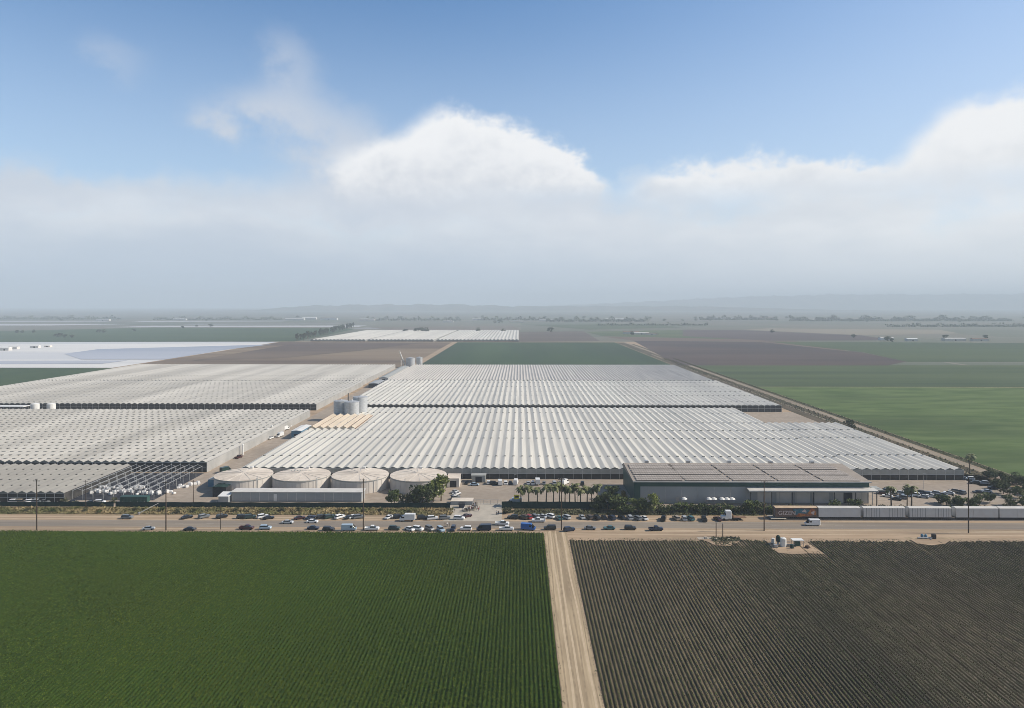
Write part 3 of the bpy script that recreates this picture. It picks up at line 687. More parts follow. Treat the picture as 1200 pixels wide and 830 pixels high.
# ------------------------------------------------------------------ trees and plants
def crown_quads(rx, ry, rz, cz, n, leaf, rng, lumps=9):
    cs = []; 
    for k in range(lumps):
        a = rng.uniform(0, 2*math.pi); rr = rng.uniform(.15, .72); zz = rng.uniform(-.62, .72)
        cs.append((rr*math.cos(a)*(1-.3*abs(zz)), rr*math.sin(a)*(1-.3*abs(zz)), zz, rng.uniform(.28,.5)))
    cs = np.array(cs); w = rng.integers(0, lumps, n)
    v = rng.normal(0, 1, (n,3)); v /= np.linalg.norm(v, axis=1)[:,None]
    p = cs[w,:3]+v*(cs[w,3]*rng.uniform(.55,1.05,n))[:,None]
    p = p*np.array([rx,ry,rz])+np.array([0,0,cz])
    return leaves(p, leaf, .8, .7, rng)
TREEPROTO = {}
def tree_proto(kind, seed):
    key = (kind, seed)
    rng = np.random.default_rng(seed*97+len(kind))
    spec = {'broad': (1.0,1.0,.62,.72, 900, .17, 'leafB'), 'dark': (1.0,1.0,.62,.66, 900, .17, 'leafA'), 'tall': (.55,.55,.75,.95, 900, .13, 'leafT'),
            'euc': (.5,.5,.72,1.0, 420, .2, 'leafA'), 'bush': (1.0,.9,.62,.55, 420, .22, 'leafA'), 'bushB': (1.0,.9,.62,.55, 420, .22, 'leafB'), 'bushC': (1.0,.9,.6,.5, 420, .22, 'leafC'), 'yellow': (.7,.7,.6,.7, 420, .18, 'leafY')}[kind]
    rx, ry, rz_, cz, n, leaf, lm = spec
    nm = {'bush':'shrub','bushB':'shrub','bushC':'shrub'}.get(kind, 'tree')
    t = empty(nm, (0,0,0))
    quads_obj('crown', crown_quads(rx, ry, rz_, cz, n, leaf, rng, 10), M[lm], t)
    mb = MB(); h = cz
    r = .045 if nm == 'tree' else .03
    mb.tube((0,0,0),(0.02,0,h*.6),r,r*.75,n=7)
    for k in range(5):
        a = k*1.26+seed; mb.tube((0.02,0,h*.5),(.4*rx*math.cos(a),.4*ry*math.sin(a),h+.25*rz_*math.sin(k*2.1)),r*.6,r*.25,n=5)
    obj('trunk', mb, M['bark'], t)
    return t
def plant(kind, x, y, size, label, cat, group, sz=1.0, world=None):
    seed = random.randint(1, 3); key = (kind, seed)
    if key not in TREEPROTO:
        o = TREEPROTO[key] = tree_proto(kind, seed)
    else:
        o = copy_tree(TREEPROTO[key])
    p = world if world is not None else P(x, y)
    o.location = (p[0], p[1], 0); o.scale = (size, size, size*sz); o.rotation_euler = (0,0,random.uniform(0,6.28))
    o['label'] = label; o['category'] = cat
    if group: o['group'] = group
    elif 'group' in o: del o['group']
    return o
# trees in front of the tanks
GT = 'trees in front of the round tanks'
plant('tall', 517, 587, 7.6, 'tall bright green tree at the office end of the tanks', 'tree', GT)
plant('tall', 508, 588, 6.4, 'dark leafy tree leaning against the tall bright one', 'tree', GT)
for x, y, s, k, lb in ((462,592,3.6,'broad','small airy tree at the open end of the tank row, nearest the low building'),(474,592,3.4,'bushC','thin olive tree second along the tank fence'),
        (484,591,4.2,'dark','round dark tree in front of the fourth tank\'s middle'),(495,591,4.4,'dark','dense dark tree beside the yellowish one'),(489,588,3.2,'yellow','yellowish small tree among the dark ones by the tank'),
        (500,590,4.6,'broad','wide green tree between the dark ones and the tall bright tree')):
    plant(k, x, y, s*1.2, lb, 'tree', GT, 1.2)
# palms
def palm_proto(seed, h=6.4, n=20):
    rng = np.random.default_rng(seed)
    t = empty('palm_tree', (0,0,0))
    mb = MB(); pts = [Vector((0.25*math.sin(z*.25+seed)*z/h, .1*z/h, z)) for z in np.linspace(0, h, 6)]
    for a, b2, k in zip(pts, pts[1:], range(5)): mb.tube(a, b2, .26-.025*k, .235-.025*k, n=8)
    obj('trunk', mb, M['bark'], t)
    top = pts[-1]; Q = []
    for k in range(n):
        az = 2*math.pi*k/n+rng.uniform(-.2,.2); el = rng.uniform(-.25, 1.15); Lf = rng.uniform(2.3, 3.2)
        d = Vector((math.cos(az),math.sin(az),0)); side = Vector((-math.sin(az),math.cos(az),0)); p = Vector(top); e = el
        prev = None
        for s in range(6):
            w = (.16,.52,.6,.5,.34,.08)[s]
            c = p.copy(); l = c+side*w-Vector((0,0,.30*w)); r = c-side*w-Vector((0,0,.30*w))
            if prev: Q.append([prev[0], prev[1], l, c]); Q.append([prev[2], prev[0], c, r]) if False else Q.append([prev[0], c, r, prev[2]]); Q[-2] = [prev[0], prev[1], l, c]
            prev = (c, l, r)
            p = p+(d*math.cos(e)+Vector((0,0,math.sin(e))))*(Lf/5); e -= .42
    quads_obj('crown', np.array([[list(v) for v in q] for q in Q]), M['leafP'], t)
    return t
PALMS = [palm_proto(3), palm_proto(8, 5.6)]
used = [False, False]
def palm(x, y, s, label, group, sz=1.0):
    k = random.randint(0, 1)
    o = PALMS[k] if not used[k] else copy_tree(PALMS[k])
    used[k] = True
    s *= 1.18; o.location = P(x, y); o.scale = (s,s,s*sz); o.rotation_euler = (0,0,random.uniform(0,6)); setprops(o, label, 'palm tree', group)
pxs = [(610.5,593),(619.5,593),(629.5,593.5),(640,593.5),(648.5,593.5),(655.5,592),(662,591.5),(667.5,593.5),(674,592),(680,594),(688,593),(693,591.5),(700,593)]
GPL = 'palm trees behind the green fence'
for k, (x, y) in enumerate(pxs):
    palm(x, y, random.uniform(.92,1.08), f'{ORD[k+1]} palm tree from the entrance along the green fence', GPL, random.uniform(.98,1.15))
palm(1044.5, 597, 1.05, 'palm tree at the car park, nearer the packing house', 'palms by the car park', 1.1)
palm(1068, 597.5, 1.15, 'taller palm tree at the car park, farther from the packing house', 'palms by the car park', 1.15)
palm(1063, 596, .85, 'small palm crowding the taller car park palm', 'palms by the car park', 1.25)
palm(1136, 556, 1.15, 'lone palm beside the farm track past the car park', None, 1.05)
# shrubs before the packing house
GS = 'shrubs between the road and the packing house'
sh = [(712,597,5.2,'dark'),(722,600,4.8,'broad'),(729,601,4.6,'broad'),(738,601,4.2,'broad'),(748,601,4.4,'broad'),(757,601,4.0,'broad'),(766,602,5.0,'tall'),(704,596,4.2,'dark'),(697,597,3.4,'dark'),(731,588,3.6,'yellow'),(716,586,4.6,'broad')]
for k, (x, y, s, kd) in enumerate(sh):
    plant(kd, x, y, s, {'dark':'dark bushy tree at the end of the green fence, below the packing house','broad':'green bushy tree in the clump by the packing house corner','tall':'tall feathery green tree before the pale packing house wall','yellow':'yellowish palm-like tree at the packing house corner'}[kd], 'tree', 'bushy trees at the packing house corner')
x = 774
while x < 905:
    kd = random.choice(['bush','bush','bushB','bushC'])
    plant(kd, x, random.uniform(598.5,602.5), random.uniform(2.2,3.4), {'bush':'dark shrub in the planting before the packing house','bushB':'green shrub in the planting before the packing house','bushC':'olive shrub in the planting before the packing house'}[kd], 'shrub', GS)
    x += random.uniform(3.2, 5.5)
plant('broad', 882, 601, 4.2, 'round green tree at the end of the planting by the road pole', 'tree', None)
plant('broad', 978, 600, 3.6, 'round green tree behind the first white boxcar', 'tree', None); plant('broad', 1000, 600, 4.0, 'large green bush behind the gap after the first white boxcar', 'tree', None)
x = 905
while x < 1215:
    kd = random.choice(['bush','bushB','bushB','bushC'])
    plant(kd, x, random.uniform(599,601.5), random.uniform(1.6,2.5), {'bush':'dark low shrub in the hedge behind the boxcars','bushB':'green low shrub in the hedge behind the boxcars','bushC':'olive low shrub in the hedge behind the boxcars'}[kd], 'shrub', 'low hedge shrubs behind the boxcars')
    x += random.uniform(4.2, 6.5)
for x, y, s, kd in [(1102,590,3.3,'dark'),(1109,593,3.4,'broad'),(1118,592,3.2,'dark'),(1127,595,3.4,'broad'),(1137,596,3.4,'broad'),(1148,592,3.3,'broad'),(1160,590,3.6,'broad')]:
    plant(kd, x, y, s, {'dark':'dark round tree at the edge of the car park','broad':'green spreading tree between the car park and the boxcars'}[kd], 'tree', 'trees around the car park')
for x, y, s, kd in [(1160,560,3.6,'dark'),(1170,566,4.2,'dark'),(1180,570,4.0,'dark'),(1191,568,4.4,'dark'),(1202,572,4.4,'dark'),(1176,579,3.8,'dark'),(1192,583,4.0,'broad'),(1170,573,3.4,'dark'),(1208,580,4.5,'dark'),(1184,593,3.4,'broad'),(1200,594,3.4,'broad')]:
    plant(kd, x, y, s, {'dark':'dark dense tree in the clump past the end of the farm track','broad':'green tree at the front of the dark clump past the car park'}[kd], 'tree', 'dark trees past the car park')
plant('dark', 996, 503, 4.6, 'single dark bush beside the farm track, past the greenhouse corner', 'tree', None, 1.1)
# weeds at the fence
for x, y in ((88,592),(75,591),(133,590),(120,594),(598,601),(592,602)):
    plant('bushC', x, y, random.uniform(1.6,2.4), 'olive weed bush beside the green fence', 'shrub', 'weed bushes by the fence')
for k in range(16):
    plant(random.choice(['bushC','bushC','bush']), 30+k*30+random.uniform(-12,12), random.uniform(597,602), random.uniform(1.1,1.9), 'low weedy bush in the dry verge between fence and road', 'shrub', 'weedy bushes in the verge')
# windbreak and far trees
for k in range(46):
    u = k/45; xw = -503-103*u+random.uniform(-6,6); yw = 1600+980*u
    plant('euc', 0, 0, random.uniform(8.5,11.5), 'dark tall tree in the windbreak beside the white tunnels', 'tree', 'windbreak trees beside the far tunnels', world=(xw,yw,0))
for x, y, s in [(70,395,9),(66,395,7),(76,396,7),(84,396,7),(20,390.5,8),(27,390.5,7),(40,390,7),(116,390,8),(122,390,8),(157,388.5,7),(247,383,10),(214,385,8),(230,383,7),(475,389.5,9),(489,390,12),(494,390,13),(499,390,12),(561,389.5,11),(590,389.5,9),(645,389.5,12),(586,379,14),(580,379,10),(740,393,9),(1108,397,8),(1040,400,9),(1155,397.5,8),(1045,401,7),(905,390,8),(1000,396,8)]:
    plant('dark', x, y, s, 'dark tree standing alone out on the far fields', 'tree', 'scattered trees far out on the plain')
for k in range(44):
    x = random.uniform(-100,1300); y = random.uniform(372,377)
    if k > 20: x = random.uniform(640,1180); y = random.uniform(373,378)
    plant('dark', x, y, random.uniform(9,16), 'dark tree in the hazy belt below the hills', 'tree', 'hazy trees below the hills', .8)
# distant tree belts: they read as one mass each
def belt(x0, x1, y, h, n, seed):
    rng = np.random.default_rng(seed); a, b2 = P(x0, y), P(x1, y)
    u = rng.uniform(0, 1, n); X = a.x+(b2.x-a.x)*u; Y = a.y+(b2.y-a.y)*u+rng.normal(0, 14, n)
    top = h*(.55+.3*np.sin(u*37+seed)+.25*np.sin(u*91+2*seed)).clip(.25, 1.1)
    Z = rng.uniform(.05, 1, n)*top
    setprops(quads_obj('treeline', leaves(np.stack([X,Y,Z],-1), 7.0, .8, .8, rng), M['leafA']), kind='stuff')
for q in [(925,1185,376.5,30,5200,1),(820,910,375.2,26,1800,2),(640,760,377,24,1900,3),(560,640,375.5,22,1200,4),(0,140,374.5,22,1500,5),(180,330,375,20,1300,6),(430,540,375.8,22,1300,7),(1040,1230,383,14,1200,8),(700,830,381.5,10,700,9)]: belt(*q)
# far buildings
fb = [(605,378,70,16,6),(525,378,50,12,6),(640,376,70,14,7),(720,375.5,100,20,7),(850,374.5,110,20,7),(900,374,90,20,7),(560,375.5,60,14,7),(740,391.5,45,14,6),(752,392.2,40,12,5),(764,393,30,12,5),(1040,399,50,14,6),(1070,400,40,14,5),(1120,399.5,80,16,5),(1150,400,60,14,5),(960,376,90,20,7),(345,375.5,100,22,9),(385,375,90,20,9),(362,374.5,80,20,9),(430,376,80,18,8),(5,411,26,10,5),(14,409.5,30,9,4),(40,408,26,8,4),(55,407,18,8,3),(120,376,70,16,7),(210,375.5,70,16,7)]
for k, (x, y, w, dp, h) in enumerate(fb):
    p = P(x, y); wm = random.choice([M['white'],M['offwhite'],M['tankroof'],M['offwhite']])
    if abs(y-399.6) < .8 or y > 406: w *= .6
    shed('farm_building', 'pale low farm building far out on the hazy plain', 'building', p.x-w/2, p.x+w/2, p.y, p.y+dp, h, h*.3, wm, random.choice([M['offwhite'],M['white'],M['rust']]), 'x', 'far farm buildings')

# ------------------------------------------------------------------ vehicles
def wheelset(t, xs, w, r=.34, th=.24):
    for x in xs:
        for s in (-1,1):
            y = s*(w-th/2)
            obj('wheel', MB().tube((x,y-th/2,r),(x,y+th/2,r),r,n=12), M['rubber'], t)
def loop(x0, x1, w, z, cx=.0, cut=.22):
    return [(x0+cut,-w,z),(x1-cut,-w,z),(x1,-w+cut,z),(x1,w-cut,z),(x1-cut,w,z),(x0+cut,w,z),(x0,w-cut,z),(x0,-w+cut,z)]
def car_proto(kind):
    t = empty('parked_car' if kind in ('sedan','suv') else {'pickup':'pickup_truck','van':'cargo_van','boxvan':'box_truck','minivan':'parked_van'}[kind], (0,0,0))
    B = MB(); G = MB()
    if kind == 'sedan':
        Lh, w = 2.35, .9
        B.hull(loop(-Lh,Lh,w,.28), loop(-Lh-.02,Lh+.04,w+.02,.58)); B.hull(loop(-Lh-.02,Lh+.04,w+.02,.58), loop(-Lh+.1,Lh-.15,w-.05,.90))
        G.hull(loop(-1.75,1.15,w-.09,.90,cut=.12), loop(-1.05,.45,w-.24,1.36,cut=.12)); B.hull(loop(-1.07,.47,w-.23,1.36,cut=.12), loop(-.95,.35,w-.3,1.44,cut=.12))
        wh = (-1.4,1.42)
    elif kind == 'suv':
        Lh, w = 2.35, .95
        B.hull(loop(-Lh,Lh,w,.34), loop(-Lh-.02,Lh+.04,w+.02,.72)); B.hull(loop(-Lh-.02,Lh+.04,w+.02,.72), loop(-Lh+.05,Lh-.18,w-.04,1.08))
        G.hull(loop(-2.25,1.15,w-.08,1.08,cut=.12), loop(-2.0,.55,w-.2,1.62,cut=.12)); B.hull(loop(-2.03,.58,w-.19,1.62,cut=.12), loop(-1.9,.4,w-.26,1.74,cut=.12))
        wh = (-1.42,1.45)
    elif kind == 'minivan':
        Lh, w = 2.5, .98
        B.hull(loop(-Lh,Lh,w,.32), loop(-Lh-.02,Lh+.04,w+.02,.75)); B.hull(loop(-Lh-.02,Lh+.04,w+.02,.75), loop(-Lh+.03,Lh-.2,w-.03,1.12))
        G.hull(loop(-2.42,1.7,w-.06,1.12,cut=.1), loop(-2.3,.9,w-.16,1.70,cut=.1)); B.hull(loop(-2.32,.92,w-.15,1.70,cut=.1), loop(-2.2,.75,w-.22,1.84,cut=.1))
        wh = (-1.5,1.6)
    elif kind == 'pickup':
        Lh, w = 2.85, 1.0
        B.hull(loop(-Lh,Lh,w,.42), loop(-Lh,Lh+.03,w+.02,.85)); B.hull(loop(-.75,Lh+.03,w+.02,.85), loop(-.75,Lh-.15,w-.03,1.15))
        for yy in (-w, w-.1): B.box(-Lh,-.75,yy,yy+.1,.85,1.2)
        B.box(-Lh,-Lh+.1,-w+.1,w-.1,.85,1.2)
        G.hull(loop(-.72,1.6,w-.08,1.15,cut=.1), loop(-.55,.85,w-.2,1.72,cut=.1)); B.hull(loop(-.58,.88,w-.19,1.72,cut=.1), loop(-.45,.7,w-.26,1.86,cut=.1))
        wh = (-1.8,1.85)
    elif kind == 'van':
        Lh, w = 2.95, 1.02
        B.hull(loop(-Lh,Lh,w,.38), loop(-Lh,Lh+.03,w+.02,1.15)); B.hull(loop(-Lh,1.75,w+.01,1.15,cut=.12), loop(-Lh+.06,1.3,w-.12,2.5,cut=.15))
        G.hull(loop(1.6,2.55,w-.1,1.15,cut=.1), loop(1.25,1.65,w-.2,2.15,cut=.1)); G.box(.55,1.45,-w-.012,w+.012,1.42,1.98)
        wh = (-1.85,1.95)
    elif kind == 'boxvan':
        Lh, w = 3.2, 1.1
        B.hull(loop(1.1,3.2,w-.08,.45), loop(1.1,3.22,w-.08,1.35)); B.hull(loop(-3.2,1.15,w,.7,cut=.04), loop(-3.2,1.15,w,3.0,cut=.04)); B.box(.9,2.0,-w+.2,w-.2,1.9,2.3)
        G.hull(loop(1.12,2.8,w-.15,1.35,cut=.1), loop(1.12,2.2,w-.25,2.1,cut=.1))
        wh = (-2.0,2.2)
    obj('body', B, PAINT['white'], t); obj('window_glass', G, M['glass'], t)
    wheelset(t, wh, (.93 if kind in ('sedan','suv','minivan') else 1.0), .33 if kind == 'sedan' else .38)
    return t
CARP = {}
ROWTXT = {'near': ('on the field side shoulder', 'cars parked along the field edge'), 'far': ('by the dry verge', 'cars parked along the verge'),
          'road': ('driving on the road', 'vehicles on the road'), 'yard': ('before the long greenhouse', 'vehicles in front of the long greenhouse'),
          'lot': ('behind the shade house fence', 'cars behind the fence'), 'park': ('in the car park', 'cars in the car park'),
          'office': ('beside the tan gate office', 'cars by the gate office'), 'lane': ('on the service road', 'vehicles on the service road')}
KN = {'sedan':'sedan','suv':'suv','pickup':'pickup','van':'cargo van','boxvan':'box truck','minivan':'van'}
CARS = []
def car(row, x, y, kind, colour, hd=0): CARS.append((row, x, y, kind, colour, hd))
for a in [(149,608,'suv','grey',0),(219,607.5,'sedan','black',40),(239,607,'suv','grey',45),(260,607,'suv','black',45),(284,607.5,'suv','black',10),(293,607.5,'suv','dark green',15),(308,607,'suv','white',30),(314.5,608.3,'sedan','black',30),
          (351,608.5,'sedan','maroon',20),(364,608,'sedan','navy',50),(377,607.5,'suv','black',40),(386,607.3,'suv','dark green',40),(398,607.5,'suv','white',55),(409.5,607.8,'sedan','black',40),(414,607,'sedan','white',50),(420.5,607.5,'suv','grey',20),
          (456,607.5,'sedan','white',60),(467,607.5,'suv','black',20),(495,608.5,'suv','black',10),(507,609,'suv','white',10),(521,608.5,'suv','grey',10),(538,609,'suv','white',-5),(547,606,'sedan','maroon',40),
          (601,608,'suv','black',170),(613,608,'suv','brown',150),(619,607.5,'suv','red',120),(626,607,'suv','grey',120),(635,606.5,'sedan','silver',140),(644.5,606.5,'suv','white',140),(655,608.5,'sedan','teal',110),(663.5,607.8,'suv','silver',120),
          (682,607.5,'sedan','silver',100),(690.5,608,'suv','brown',110),(699,608.5,'suv','black',110),(708,608,'sedan','black',100),(717,608.5,'suv','navy',110),(729,608,'sedan','black',110),(738,608.3,'suv','silver',100),(746.5,609,'suv','grey',120),(755,608.7,'sedan','white',110),
          (777.5,609.5,'pickup','black',70),(792.5,609,'suv','tan',100),(801.8,609.3,'suv','silver',90),(809,609.3,'suv','teal',110),(825,610,'pickup','black',80),(841,609.7,'sedan','maroon',110)]: car('far', *a)
for a in [(174,621,'sedan','silver',5),(222.5,621.8,'sedan','black',0),(289,620.5,'pickup','maroon',0),(311,620.3,'suv','pale blue',0),(367,620.3,'sedan','navy',0),(385,622,'suv','black',0),(409,621.8,'van','pale blue',0),(436,621.3,'pickup','white',0),
          (462,621,'suv','dark green',0),(480,621.5,'sedan','white',-40),(490,621.5,'suv','white',-25),(503.5,621.3,'suv','grey',-45),(516.5,622.3,'suv','pale blue',-60),(531,621.5,'suv','navy',-90),(546,621.3,'suv','white',180),(567,621.8,'van','navy',185),
          (593.5,621.6,'pickup','white',0),(619,620.8,'van','blue',-15),(644.5,620.8,'minivan','black',180),(667,622.3,'suv','navy',20),(691.5,620.5,'sedan','grey',0),(714,620.5,'sedan','teal',180),(738.5,620.7,'suv','black',0),(768.5,621.8,'pickup','navy',0)]: car('near', *a)
for a in [(337,613.5,'sedan','silver',0),(366,612.6,'sedan','white',0),(477.5,610.6,'boxvan','white',180),(588.5,615.3,'pickup','white',0),(631,611.7,'pickup','white',180),(952,615.8,'van','white',180)]: car('road', *a)
for a in [(547,567,'sedan','black',90),(556,569,'sedan','pale blue',0),(572.5,567,'suv','white',90),(579,568,'suv','black',0),(586,568,'van','white',90),(592.5,567.5,'suv','white',90),(598,567,'sedan','navy',90),(604.5,567.3,'van','white',90),(619,567.5,'sedan','silver',90),(624.3,567.5,'suv','white',90),(630,567.5,'boxvan','white',90),(637.5,567.5,'sedan','grey',90),
          (649.5,567.5,'suv','silver',90),(655.5,567.5,'suv','tan',90),(662,567.5,'van','white',60),(682.5,568,'suv','black',90),(603,591.5,'boxvan','pale blue',180),(622,593.5,'pickup','black',0)]: car('yard', *a)
for a in [(17,589.5,'suv','white',0),(25,589.5,'suv','tan',0),(36,589.5,'suv','white',30),(43.7,589.5,'suv','silver',0),(51.5,589.5,'sedan','grey',0),(117,590.2,'suv','white',10),(85,590,'sedan','black',0),(107,590.3,'sedan','black',0)]: car('lot', *a)
for a in [(533,577.5,'sedan','silver',60),(535,580,'sedan','white',50),(534,584.5,'suv','grey',40),(461,586,'suv','white',90)]: car('office', *a)
for a in [(1033,579,'suv','maroon',150),(1040,582.5,'sedan','white',150),(1047,580.5,'sedan','tan',150),(1054,579.5,'suv','silver',150),(1057,584.5,'suv','grey',150),(1063,582,'sedan','pale blue',150),(1078,578.5,'suv','brown',150),(1084.5,580,'suv','navy',150),(1091.5,582.5,'sedan','white',150),(1095.5,579.5,'suv','silver',150),(1104,581,'sedan','grey',150),(1127,578.5,'suv','grey',90),(1146,578,'sedan','black',170),(1126,562,'suv','navy',150),(1136,562.5,'suv','white',160),(1152.5,567.5,'suv','silver',160),(1164,573,'suv','navy',160),(1036,576,'sedan','black',150),(1044,577,'suv','white',150),(1072,581.5,'suv','white',150),(1050,586,'sedan','black',150),(1082,583.5,'sedan','silver',150),(1098,583,'suv','black',150),(1112,579,'sedan','white',150),(1118,577,'suv','tan',150),(1142,567,'suv','black',160),(1156,577,'sedan','silver',160)]: car('park', *a)
for a in [(279.5,537,'pickup','maroon',75),(317,514.5,'pickup','white',75),(328,512,'boxvan','white',250),(335,504,'boxvan','white',75),(338,501,'van','white',75),(264.5,553.5,'boxvan','dark green',60)]: car('lane', *a)
cnt = {}
sides = {}
for c in CARS:
    row, x, y, kind, colour, hd = c
    side = 'l' if x < 552 else 'r'
    sides.setdefault((row, kind, colour, side), []).append(x)
for c in CARS:
    row, x, y, kind, colour, hd = c
    if kind not in CARP: o = CARP[kind] = car_proto(kind)
    else: o = copy_tree(CARP[kind])
    o.location = P(x, y); o.rotation_euler = (0,0,R(hd+random.uniform(-6,6))); o.scale = (.93,.93,.95)
    bd = [ch for ch in o.children if ch.name.startswith('body')][0]
    bd.material_slots[0].link = 'OBJECT'; bd.material_slots[0].material = PAINT[colour]
    side = 'l' if x < 552 else 'r'
    same = sorted(sides[(row, kind, colour, side)], key=lambda q: abs(q-552)); k = same.index(x)+1
    where, grp = ROWTXT[row]
    both = (row, kind, colour, 'r' if side == 'l' else 'l') in sides
    pre = f'{colour} {KN[kind]} {where}'
    if row in ('near','far','road'):
        to = 'tanks' if side == 'l' else 'packing house'
        if len(same) == 1 and not both: lb = pre+', only one of its kind there'
        elif len(same) == 1: lb = f'{pre}, only such one from entrance to {to}'
        else: lb = f'{pre}, {ORD[k]} such from entrance to {to}'
    else:
        allx = sorted([q[1] for q in CARS if q[0] == row and q[3] == kind and q[4] == colour])
        lb = pre if len(allx) == 1 else f'{pre}, {ORD[allx.index(x)+1]} such from the left'
    setprops(o, lb, {'sedan':'car','suv':'car','pickup':'pickup truck','van':'van','boxvan':'truck','minivan':'van'}[kind], grp)
# ladder mast on the last navy pickup is part of it; blue stripe on the white one
# semi tractor and flatbed
t = empty('semi_tractor', P(853.5,609.5), R(180), 'white semi truck tractor parked at the verge before the shrubs', 'truck')
B = MB(); G = MB(); pl = t.location
def loc_obj(name, mb, m, par):       # template-space mesh under a rotated thing
    me = bpy.data.meshes.new(name); me.from_pydata(mb.v, [], mb.f); me.update(); return link_mesh(name, me, m, par)
B.hull(loop(.2,2.9,1.1,.6), loop(.2,2.9,1.15,1.7)); B.hull(loop(-1.0,1.4,1.2,.9,cut=.1), loop(-1.0,1.1,1.1,3.7,cut=.1))
loc_obj('cab', B, PAINT['white'], t); G.box(.9,1.36,-1.0,1.0,2.0,2.8); loc_obj('window_glass', G, M['glass'], t)
loc_obj('chassis', MB().box(-3.6,2.4,-.5,.5,.6,.95), M['dark'], t)
for x in (2.0,-1.9,-3.1):
    for s in (-1,1): loc_obj('wheel', MB().tube((x,s*.85,.5),(x,s*1.15,.5),.5,n=12), M['rubber'], t)
t = empty('flatbed_trailer', P(866,609.2), 0, 'small grey flatbed trailer behind the white semi truck tractor', 'trailer')
loc_obj('bed', MB().box(-2.6,2.6,-1.1,1.1,.9,1.15).box(-2.6,-2.45,-1.1,1.1,1.15,2.2), M['rust'], t)
for x in (-1.2,.2):
    for s in (-1,1): loc_obj('wheel', MB().tube((x,s*.8,.42),(x,s*1.08,.42),.42,n=12), M['rubber'], t)

# ------------------------------------------------------------------ railway
rect('ballast_bed', 97, 420, 276.6, 282.2, .02, M['ballast'])
mb = MB()
for y in (278.7,280.14): mb.box(98, 420, y-.04, y+.04, .12, .30)
setprops(obj('railway_rails', mb, M['rail']), 'pair of steel rails under the boxcars', 'rails')
mb = MB()
for x in np.arange(98.5, 420, .75): mb.box(x-.12, x+.12, 278.1, 280.75, .03, .135)
setprops(obj('sleepers', mb, M['wood']), kind='stuff')
def boxcar(first, ribbed=False):
    t = empty('boxcar', (0,0,0))
    bm_ = MB().box(-8.15,8.15,-1.5,1.5,1.0,4.55)
    loc_obj('roof', MB().prism([(-1.56,4.552),(0,4.86),(1.56,4.552)], -8.2, 8.2, axis='x'), M['offwhite'], t)
    rb = MB()
    for k in range(17):
        x = -8.05+k*1.006
        for s in (-1,1): rb.box(x-.06,x+.06,s*1.5 if s>0 else -1.56,1.56 if s>0 else -1.5,1.05,4.5)
    if ribbed: bm_.add(rb.v, rb.f, 1)
    ob_ = loc_obj('body', bm_, [M['boxcar'], M['boxrib']], t); ob_.data.polygons.foreach_set('material_index', bm_.m)
    loc_obj('door', MB().box(-1.4,1.4,-1.60,-1.502,1.05,4.4), M['boxcar'], t) if not first else None
    loc_obj('sill', MB().box(-8.1,8.1,-1.3,1.3,.75,1.0), M['dark'], t)
    for x in (-6,6):
        bg = loc_obj('bogie', MB().box(x-1.3,x+1.3,-1.05,1.05,.45,.72), M['dark'], t)
        for dx in (-.85,.85):
            for s in (-.72,.72): loc_obj('wheel', MB().tube((x+dx,s-.07,.76),(x+dx,s+.07,.76),.45,n=14), M['rail'], bg)
    lad = MB()
    for yy in (-1.1,-.7): lad.box(-8.24,-8.18,yy-.03,yy+.03,1.0,4.5)
    for z in np.arange(1.2,4.5,.4): lad.box(-8.24,-8.18,-1.1,-.7,z,z+.05)
    loc_obj('ladder', lad, M['steel'], t)
    for s in (-1,1): loc_obj('coupler', MB().box(min(s*8.1,s*8.75),max(s*8.1,s*8.75),-.15,.15,.8,1.05), M['dark'], t)
    return t
xb0 = P(932.5, 608.3).x
g = boxcar(True); g.location = (xb0, 279.42, 0); setprops(g, 'dark boxcar covered in graffiti, first of the train', 'boxcar', 'boxcars on the siding')
for ch in g.children:
    if ch.name.startswith('body'):
        ch.data.materials.clear(); ch.data.materials.append(mat('boxcar_dark', (.14,.095,.08), (.19,.13,.105), .8, coords='obj'))
    if ch.name.startswith('roof'): ch.data.materials.clear(); ch.data.materials.append(mat('boxcar_tan_roof', (.50,.37,.25), (.58,.45,.32), .8, coords='obj'))
def text_mesh(s, size, m, parent, loc, ext=.02, name='lettering'):
    cu = bpy.data.curves.new(name, 'FONT'); cu.body = s; cu.size = size; cu.extrude = ext; cu.offset = .03
    tmp = bpy.data.objects.new('tmp_text', cu); COL.objects.link(tmp)
    dg = bpy.context.evaluated_depsgraph_get(); me = bpy.data.meshes.new_from_object(tmp.evaluated_get(dg))
    bpy.data.objects.remove(tmp); me.materials.clear()
    o = link_mesh(name, me, m, parent); o.location = loc; o.rotation_euler = (R(90),0,0); return o
text_mesh('GIZEN', 2.35, M['graf_grey'], g, (-7.1,-1.545,1.75), name='graffiti')
def blob(cx, cz, rx, rz_, m, y=-1.515, seed=0):
    rng = random.Random(seed); n = 26; pts = []
    for k in range(n):
        a = 2*math.pi*k/n; q = 1+.22*math.sin(3*a+seed)+.15*rng.uniform(-1,1)
        pts.append((cx+rx*q*math.cos(a), min(4.45, max(1.08, cz+rz_*q*math.sin(a)))))
    mb = MB().prism(pts[::-1], y-.006*(seed+1), y+.01); return loc_obj('graffiti', mb, m, g)
blob(2.0,3.2,3.4,1.1,M['graf_blue'],seed=1); blob(2.3,1.7,2.5,.6,M['graf_orange'],seed=2); blob(6.2,2.9,1.5,1.3,M['graf_orange'],seed=3); blob(3.1,3.3,.8,.5,M['graf_grey'],seed=4); blob(6.4,2.6,.7,.6,M['graf_grey'],seed=5)
w0, w1 = boxcar(False), boxcar(False, True)
